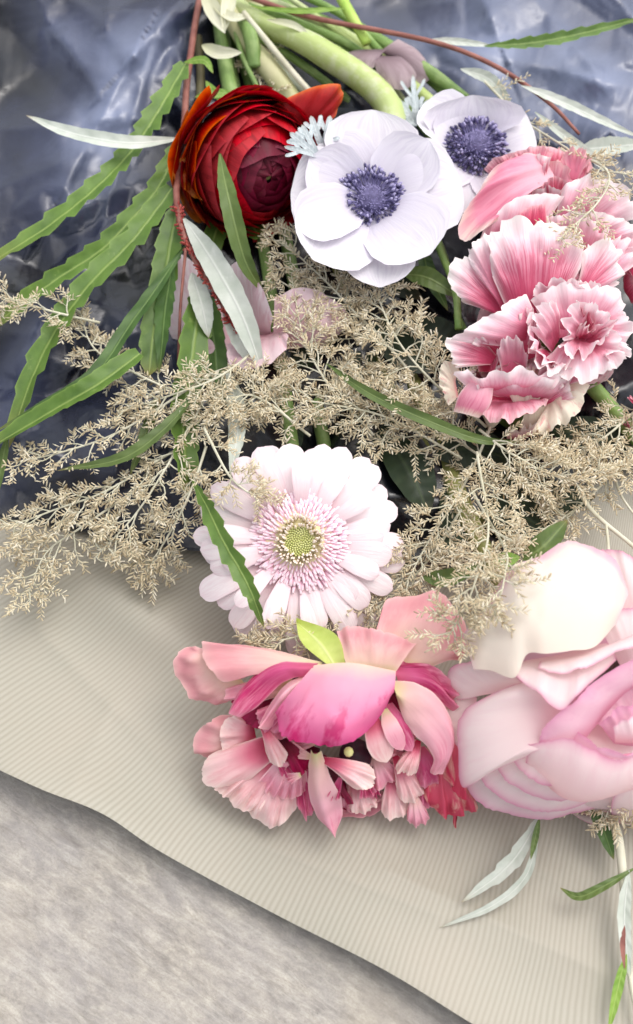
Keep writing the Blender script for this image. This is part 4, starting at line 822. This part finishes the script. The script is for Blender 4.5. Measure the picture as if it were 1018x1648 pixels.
t = thing('foliage_branch', 'thin arching red-brown branch with narrow saw-edged leaf at the upper right', 'branch', (700, 60, 2.2), GB)
tube('stem', [(380, -12, 4.4), (500, 28, 4.6), (690, 66, 4.8), (800, 108, 4.6), (880, 162, 4.4), (932, 216, 4.2)], [9, 9, 8, 8, 7, 5], m_stemr, t)
for sp, w, m, se in (([(780, 74, 4.8), (860, 68, 4.8), (945, 52, 4.8), (1050, 26, 4.8)], 22, m_leaf, .36), ([(690, 64, 4.8), (740, 68, 4.8), (800, 74, 4.8)], 12, m_silv, 0), ([(838, 138, 4.6), (920, 172, 4.4), (1035, 222, 4.2)], 18, m_silv, .1),
                     ([(930, 240, 4.6), (980, 238, 4.6), (1040, 232, 4.4)], 34, m_silv, .1), ([(740, 110, 4.4), (790, 130, 4.2), (830, 190, 4.0)], 20, m_silv, .1), ([(860, 180, 4.4), (930, 235, 4.6), (985, 285, 5)], 16, m_silv, 0)):
    ribbon('leaf', sp, w, m, t, 'leaf', .05, random.uniform(-8, 8), se, 9, 30, .08, fold=.3)

t = thing('foliage_branch', 'grey leaf sprig with silvery toothed leaves poking from beneath the rose', 'branch', (940, 1330, .8), GB)
tube('stem', [(940, 1250, 1.6), (990, 1330, 1.9), (1004, 1440, 1.9), (1012, 1560, 1.6), (1030, 1660, 1.4)], [14, 16, 14, 10, 8], plain_mat('grey_green_stem', [(.3, (190, 188, 164)), (.7, (214, 210, 190))], 60), t)
for sp, w, m, se, te in (([(868, 1312, 1.8), (836, 1370, 1.8), (800, 1410, 1.7), (742, 1452, 1.5)], 27, m_silv, .32, 4), ([(866, 1330, 1.7), (846, 1408, 1.5), (792, 1458, 1.4), (706, 1494, 1.2)], 15, m_silv, .1, 5), ([(869, 1316, 2.1), (862, 1350, 2.0), (854, 1385, 1.9)], 11, m_leafo, 0, 5),
                     ([(950, 1296, 2.2), (970, 1336, 2.1), (988, 1384, 1.8)], 24, m_leafd, 0, 5), ([(1022, 1396, 2.2), (968, 1428, 2.2), (930, 1444, 1.9), (900, 1430, 1.6)], 16, m_leafo, 0, 5), ([(1012, 1400, 2.2), (1004, 1480, 2.0), (1014, 1580, 1.6)], 22, m_silv, .1, 5),
                     ([(1008, 1536, 1.8), (994, 1590, 1.6), (978, 1660, 1.4)], 17, m_leafl, 0, 5)):
    ribbon('leaf', sp, w, m, t, 'leaf', .05, random.uniform(-8, 8), se, 9, 30, .06, fold=.25, teeth=te)
ribbon('leaf', [(1006, 1490, 2.0), (1003, 1520, 1.9), (1006, 1560, 1.8)], 9, m_stemr, t, 'leaf', .1, label='reddish shoot')

# dusty silver foliage
GD = 'dusty silver sprigs'
def dusty(label, base, dirs, z):
    t = thing('dusty_sprig', label, 'foliage', (base[0], base[1], z - 1), GD)
    for (tx, ty, w) in dirs:
        mx, my = (base[0] + tx) / 2, (base[1] + ty) / 2
        ribbon('leaf', [(base[0], base[1], z - .3), (mx, my, z + .3), (tx, ty, z + .2)], w * .7, m_dusty, t, 'strap', .15, random.uniform(-10, 10), 0, 7, 14, .08)
        for k in (-1, 1):
            dx, dy = tx - mx, ty - my
            ribbon('leaf', [(mx, my, z + .2), (mx + dx * .5 - dy * .35 * k, my + dy * .5 + dx * .35 * k, z + .35), (mx + dx * .8 - dy * .5 * k, my + dy * .8 + dx * .5 * k, z + .3)], w * .45, m_dusty, t, 'strap', .15, 0, 0, 7, 12, .06)
dusty('small lobed silver sprig lying on the red ranunculus', (512, 252), [(466, 212, 16), (486, 200, 15), (456, 236, 14)], 7.6)
dusty('lobed silver sprig standing between ranunculus and front anemone', (520, 240), [(500, 186, 16), (530, 184, 16), (540, 214, 14)], 6.6)
dusty('frosted silver sprig behind the anemones under the mauve flower', (668, 200), [(640, 160, 16), (668, 150, 16), (690, 160, 14), (650, 190, 14), (636, 205, 14), (664, 120, 12)], 3.6)

# ------------------------------------------------------------------ loose stems and leaves at the tie
GS = 'cut stems gathered at the top'
def loose(name, label, pts, w, m): 
    t = thing(name, label, 'stem', pts[len(pts) // 2], GS); tube('stalk', pts, w, m, t, 10); return t
t = loose('flower_stem', 'flat beige stem running down behind the orange petal', [(350, -10, 3.6), (398, 70, 3.6), (440, 120, 3.4), (488, 185, 2.8)], [30, 32, 36, 30], m_stemb)
t = loose('flower_stem', 'slim green stem along the upper side of the fat pale stem', [(400, 10, 3.6), (470, 34, 4.0), (560, 72, 3.4), (640, 130, 2.6)], [12, 16, 14, 12], m_stemg)
t = loose('flower_stem', 'thin green stem under the fat pale stem', [(380, 40, 3.4), (480, 100, 3.0), (600, 190, 2.2)], [14, 14, 12], m_stemg)
t = loose('flower_stem', 'bright lime stem crossing near the top edge beside the red-brown branch', [(540, -20, 4.4), (562, 20, 4.6), (590, 70, 4.0)], [18, 18, 16], plain_mat('lime_stem', [(.3, (150, 186, 70)), (.7, (186, 210, 110))], 50, .45))
ribbon('leaf', [(556, 14, 4.8), (480, 18, 4.8), (400, 10, 4.4)], 10, m_leafl, t, 'leaf')
t = loose('flower_stem', 'pale green stem slanting to the right toward the small anemone', [(570, 40, 2.6), (640, 84, 3.0), (700, 122, 2.8), (750, 160, 2.4)], [18, 22, 22, 18], m_stemg)
t = loose('flower_stem', 'dark stem close beside the red-brown branch above the ranunculus', [(318, 60, 2.6), (322, 130, 2.8), (316, 200, 2.8)], [14, 14, 12], plain_mat('dark_stem', [(.3, (66, 60, 40)), (.7, (98, 92, 62))], 60))
t = loose('flower_stem', 'grey-green stem left of the ranunculus stem', [(390, 30, 4.2), (404, 60, 4.4), (410, 110, 3.6)], [20, 26, 24], m_stemg)
t = loose('flower_stem', 'washed-out grey stem beneath the beige one', [(410, 60, 2.4), (450, 110, 2.6), (520, 170, 2.4)], [24, 24, 20], plain_mat('grey_stem', [(.3, (150, 158, 140)), (.7, (182, 188, 170))], 50))
for nm_, lb_, pts_, w_, m_ in (('flower_stem', 'thin pale stem under the lime one near the top edge', [(450, -15, 3.2), (540, 50, 3.4), (610, 110, 2.8), (650, 160, 2.2)], [9, 10, 9, 8], m_stemp), ('flower_stem', 'whitish stem lying over the beige one', [(392, 20, 4.8), (440, 80, 4.4), (500, 150, 3.6), (530, 190, 2.8)], [9, 11, 10, 8], m_twig),
        ('flower_stem', 'wiry green stem between ranunculus stem and beige stem', [(370, 10, 3.8), (390, 90, 3.8), (428, 170, 3.2)], [8, 9, 8], m_stemg), ('flower_stem', 'beige stem passing under the fat pale green stem', [(385, -14, 3.4), (470, 60, 3.6), (590, 150, 2.6)], [16, 18, 14], m_stemb)):
    loose(nm_, lb_, pts_, w_, m_)
t = thing('leaf_sheath', 'cream papery leaf sheath at the gathered stems by the top edge', 'leaf', (350, 20, 3.2))
for sp, w in (([(330, -15, 4.4), (345, 20, 4.8), (362, 55, 4.8)], 30), ([(372, -15, 4.6), (368, 10, 5.0), (360, 52, 4.8)], 24), ([(326, 72, 4.4), (352, 84, 4.6), (390, 82, 4.6)], 22), ([(342, 10, 4.6), (372, 30, 5), (402, 26, 4.6)], 20), ([(430, 30, 4.9), (470, 40, 5.0), (500, 58, 4.9)], 12)):
    ribbon('leaf', sp, w, petal_mat('sheath', [(0, (200, 200, 160)), (.5, (222, 220, 196)), (1, (228, 226, 208))], streak=(176, 180, 130), samt=.6, sscale=12) if 'sheath' not in bpy.data.materials else bpy.data.materials['sheath'], t, 'leaf', .2, random.uniform(-20, 20), 0, 9, 20, .12, fold=.2)
t = thing('leafy_stem', 'lime leaf pair sticking out above the red ranunculus', 'leaf', (350, 155, 3.4))
ribbon('leaf', [(378, 150, 4.6), (340, 150, 4.8), (312, 156, 4.6)], 16, m_leafl, t, 'leaf', .1); ribbon('leaf', [(372, 168, 4.4), (345, 150, 4.4), (330, 130, 4.2)], 16, m_leafl, t, 'leaf', .1)

# dark leaves beneath the dried flowers, most added as shade-dark backing for the gaps
t = thing('leafy_stem', 'dark green broad leaves deep under the dried flowers, partly added to darken the gaps', 'foliage', (640, 640, 1.2))
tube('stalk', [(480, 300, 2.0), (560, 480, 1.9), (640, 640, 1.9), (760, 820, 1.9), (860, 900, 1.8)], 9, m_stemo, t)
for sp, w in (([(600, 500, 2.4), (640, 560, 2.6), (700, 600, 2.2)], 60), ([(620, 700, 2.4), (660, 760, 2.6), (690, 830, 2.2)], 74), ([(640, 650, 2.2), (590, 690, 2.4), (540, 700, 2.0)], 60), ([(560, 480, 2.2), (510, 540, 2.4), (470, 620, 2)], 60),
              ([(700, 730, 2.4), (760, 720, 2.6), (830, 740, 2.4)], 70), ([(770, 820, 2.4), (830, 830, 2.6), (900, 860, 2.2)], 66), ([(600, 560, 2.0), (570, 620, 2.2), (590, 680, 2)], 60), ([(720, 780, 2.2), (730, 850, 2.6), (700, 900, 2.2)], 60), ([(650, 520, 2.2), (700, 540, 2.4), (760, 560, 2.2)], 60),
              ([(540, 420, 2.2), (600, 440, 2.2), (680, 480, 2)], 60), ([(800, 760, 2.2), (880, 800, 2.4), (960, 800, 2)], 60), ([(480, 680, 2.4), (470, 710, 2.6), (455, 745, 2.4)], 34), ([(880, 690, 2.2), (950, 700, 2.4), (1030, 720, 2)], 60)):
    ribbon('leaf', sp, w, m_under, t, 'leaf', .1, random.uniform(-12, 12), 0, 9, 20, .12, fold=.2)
t = thing('leafy_stem', 'green leaves beside the thin stem between anemone and carnations', 'foliage', (700, 450, 2.0))
ribbon('leaf', [(650, 440, 4.0), (690, 448, 4.2), (742, 480, 4.0)], 34, m_leafo, t, 'leaf', .1, fold=.2); ribbon('leaf', [(680, 400, 3.4), (690, 440, 3.4), (720, 500, 3.2)], 26, m_leafd, t)
tube('stalk', [(696, 375, 4.0), (715, 420, 4.4), (732, 470, 4.6), (738, 530, 4.4)], 12, m_stemg, t)
t = thing('blade_leaf', 'long narrow olive leaf arching across the dried flowers beneath the lowest carnation', 'leaf', (680, 660, 3.0))
ribbon('leaf', [(525, 585, 4.4), (590, 630, 5.0), (690, 678, 5.2), (770, 708, 5.0), (840, 712, 4.4)], 20, m_leafo, t, 'leaf', .1, 0, 0, 9, 40, .08, fold=.3)
t = thing('leafy_stem', 'fresh green leaf tips above the rose guard petal', 'leaf', (850, 890, 3.0))
ribbon('leaf', [(840, 900, 5.0), (872, 880, 5.4), (912, 836, 5.4)], 40, m_leafo, t, 'leaf', .1, fold=.4); ribbon('leaf', [(790, 912, 5.0), (812, 902, 5.2), (836, 896, 5)], 26, m_leafl, t, 'leaf')
ribbon('leaf', [(680, 930, 4.2), (722, 930, 4.6), (775, 906, 4.8)], 30, m_leafo, t, 'leaf', .1, fold=.3)

# ------------------------------------------------------------------ dried flower sprays
def spray(label, path, reach, nt, dens=1.0, zs=.5):
    nt = int(nt * 1.22)
    t = thing('dried_spray', label, 'dried flower', path[len(path) // 2], 'dried beige flower sprays')
    n = 40; C = wob(crom([P(p) for p in path], n), .15, 30, random.random() * 50)
    tw = MB(); fl_ = MB(); V, Fc, uv = tubeg(C, np.linspace(.0007, .0003, n), 6); tw.add(V, Fc, uv)
    T = nrm(np.gradient(C, axis=0)); sm = S(path[len(path) // 2])
    tpl_r = None
    def curve(p, d, L, k, droop):
        pts = [p]; dd = d.copy(); k0 = .13 * random.uniform(.6, 2.2)
        for i in range(k):
            dd = nrm(dd + np.array([random.gauss(0, k0), random.gauss(0, k0), random.gauss(-droop, .1)])); pts.append(pts[-1] + dd * L / k)
        return np.array(pts)
    def florets(Q):
        seglen = np.linalg.norm(np.diff(Q, axis=0), axis=1).sum(); m = max(4, int(seglen / .0010 * dens))
        for i in range(m):
            f = .15 + .85 * (i + random.random() * .5) / m; j = min(len(Q) - 2, int(f * (len(Q) - 1))); g = f * (len(Q) - 1) - j
            p = Q[j] * (1 - g) + Q[j + 1] * g; d = nrm(Q[j + 1] - Q[j])
            sd = nrm(np.cross(d, UP) * (1 if i % 2 else -1) + UP * random.uniform(-.2, .9))
            q = nrm(d * random.uniform(.5, 1.0) + sd * random.uniform(.5, .95)); L = random.uniform(.0018, .0036); w = random.uniform(.00025, .00052)
            spike(fl_, p, p + q * L, w * .4, w, w * random.uniform(.2, .8))
    for i in range(nt):
        f = .12 + .88 * (i + random.random() * .7) / nt; j = min(n - 1, int(f * (n - 1)))
        side = 1 if i % 2 else -1
        lat = nrm(np.cross(T[j], UP)) * side
        d = nrm(T[j] * random.uniform(.4, 1.1) + lat * random.uniform(.5, 1.0) + UP * random.uniform(-.15, zs))
        L = reach * sm * random.uniform(.55, 1.05) * (1.1 - .5 * f)
        Q = curve(C[j], d, L, 6, .06); V, Fc, uv = tubeg(Q, np.linspace(.00045, .0002, 7), 4); tw.add(V, Fc, uv)
        ns = max(3, int(L / .0044))
        for k in range(ns):
            g = .25 + .75 * (k + random.random() * .6) / ns; a = min(5, int(g * 6)); d2 = nrm(Q[a + 1] - Q[a])
            l2 = nrm(np.cross(d2, UP)) * (1 if k % 2 else -1)
            d3 = nrm(d2 * random.uniform(.6, 1.2) + l2 * random.uniform(.4, .9) + UP * random.uniform(-.2, .5))
            Q2 = curve(Q[a], d3, random.uniform(.005, .014), 3, .08); V, Fc, uv = tubeg(Q2, [.0002, .00018, .00015, .0001], 3); tw.add(V, Fc, uv)
            florets(Q2)
        florets(Q[3:])
    Q = C[-8:]; florets(Q)
    tw.build('twigs', m_twig, t); fl_.build('florets', m_flor, t, kind='stuff')
SP = [
 ('spray of dried florets trailing to the lower left over film and paper', [(350, 600, 4.2), (280, 730, 4.2), (215, 830, 3.6), (150, 900, 2.6)], 80, 18, 1),
 ('feathery dried spray pointing left across the dark film', [(340, 600, 4.8), (220, 680, 4.4), (110, 725, 3.8), (20, 742, 3.2)], 66, 14, .8),
 ('dried spray reaching the left picture edge where film meets paper', [(340, 690, 4.0), (180, 785, 3.6), (80, 825, 3.0), (-10, 850, 2.6)], 74, 18, 1),
 ('long dried tuft hanging lowest on the kraft paper at left', [(250, 770, 3.6), (140, 845, 3.0), (75, 890, 2.4), (42, 965, 1.8)], 66, 16, 1),
 ('dried tuft drooping onto the paper just left of the gerbera', [(330, 720, 4.2), (300, 810, 3.6), (262, 880, 2.6), (232, 920, 2.0)], 62, 16, 1),
 ('dried spray crossing the green strap leaf left of the gerbera', [(420, 560, 4.6), (350, 610, 5.0), (270, 640, 4.8), (190, 660, 4.2)], 66, 16, 1),
 ('small pale dried spray over the dark gap between serrated leaves', [(300, 640, 3.4), (210, 600, 3.6), (150, 560, 3.4), (128, 500, 3.2)], 60, 14, 1),
 ('pale dried tuft at the left edge between two green leaves', [(160, 520, 3.6), (80, 500, 4.4), (20, 482, 4.4), (-30, 470, 4.2)], 44, 10, 1),
 ('dense dried spray directly under the front anemone', [(660, 600, 3.6), (590, 520, 4.2), (520, 450, 4.4), (450, 385, 4.2)], 90, 22, 1.1),
 ('dense dried spray over the blush flower', [(600, 700, 3.4), (530, 620, 4.2), (490, 540, 4.6), (470, 440, 4.4)], 90, 20, 1.1),
 ('dried spray left of the carnation row, its thin twigs bare', [(780, 690, 3.4), (690, 610, 4.4), (630, 530, 4.6), (590, 440, 4.4)], 96, 20, 1.1),
 ('bushy dried spray above the gerbera', [(740, 740, 3.2), (640, 680, 3.8), (540, 650, 4.4), (420, 640, 4.4)], 86, 22, 1.1),
 ('dried spray above the left gerbera petals', [(500, 700, 4.0), (430, 650, 4.6), (380, 640, 4.8), (300, 690, 4.4)], 70, 18, 1.1),
 ('low dried spray in the shade between gerbera and carnations', [(820, 760, 2.6), (720, 700, 3.2), (640, 640, 3.4), (560, 600, 3.4)], 90, 20, 1.1),
 ('drooping dried comb below the lowest carnation, pointing right', [(770, 690, 4.6), (830, 735, 5.0), (900, 765, 4.8), (1000, 745, 4.4)], 72, 22, 1.2),
 ('dried spray right of the gerbera with splayed bare twigs', [(790, 690, 4.2), (740, 790, 4.6), (690, 870, 4.4), (650, 940, 4.0)], 72, 18, 1.1),
 ('dried tuft hanging over the cream rose petal', [(770, 730, 4.8), (785, 850, 6.8), (762, 945, 8.4), (718, 1030, 7.6)], 74, 20, 1.1),
 ('second dried tuft leaning over the upper left of the rose', [(760, 790, 4.6), (810, 880, 7.2), (812, 930, 9.2), (790, 1000, 9.0)], 50, 13, 1.0),
 ('dried florets lying across the topmost carnation', [(900, 240, 5.4), (975, 275, 7.4), (960, 330, 8.0), (900, 390, 8.4)], 60, 13, .8),
 ('dried spray at the right edge beside the thick green stem', [(1060, 620, 3.4), (990, 690, 4.0), (930, 730, 4.0), (860, 800, 3.4)], 74, 18, 1.1),
 ('dried tuft at the right edge below the rose', [(1080, 1260, 3.0), (1030, 1280, 3.0), (990, 1300, 2.6), (960, 1306, 2.2)], 34, 10, 1.1),
 ('dried tuft squeezed between gerbera and pink flower', [(560, 960, 3.2), (500, 1010, 4.2), (450, 1030, 4.4), (390, 1030, 3.8)], 34, 12, 1.1),
 ('few dried florets caught among the stems above the ranunculus', [(400, 40, 3.2), (410, 100, 3.2), (420, 150, 3.2), (390, 190, 3.0)], 50, 12, .9),
 ('little dried tuft on the upper left gerbera petals', [(330, 690, 5.2), (362, 760, 6.4), (392, 790, 6.6), (420, 800, 6.4)], 34, 8, .9),
 ('dried spray beneath the right gerbera petals', [(740, 820, 3.4), (690, 900, 3.6), (640, 950, 3.8), (590, 990, 3.6)], 64, 16, 1.1),
 ('dried spray in the gap above the rose, dark beneath', [(1040, 700, 2.8), (950, 800, 3.2), (880, 850, 3.4), (820, 880, 3.6)], 60, 14, 1.0),
 ('dried twigs beside the silver leaf in the upper right', [(760, 110, 4.0), (840, 190, 4.6), (930, 250, 5.4), (985, 300, 6.6)], 34, 8, .6),
]
for a in SP: spray(*a)
t = thing('bare_twig', 'bare forked grey twig lying over paper at the right edge above the rose', 'twig', (960, 840, 2.4))
tube('twig', [(930, 790, 3.6), (960, 830, 3.8), (1030, 890, 3.8)], 7, m_twig, t); tube('twig', [(975, 842, 3.8), (978, 880, 4.2), (976, 910, 4.4)], 5, m_twig, t); tube('twig', [(985, 760, 3.4), (1000, 800, 3.0), (1030, 840, 2.6)], 4, m_twig, t)
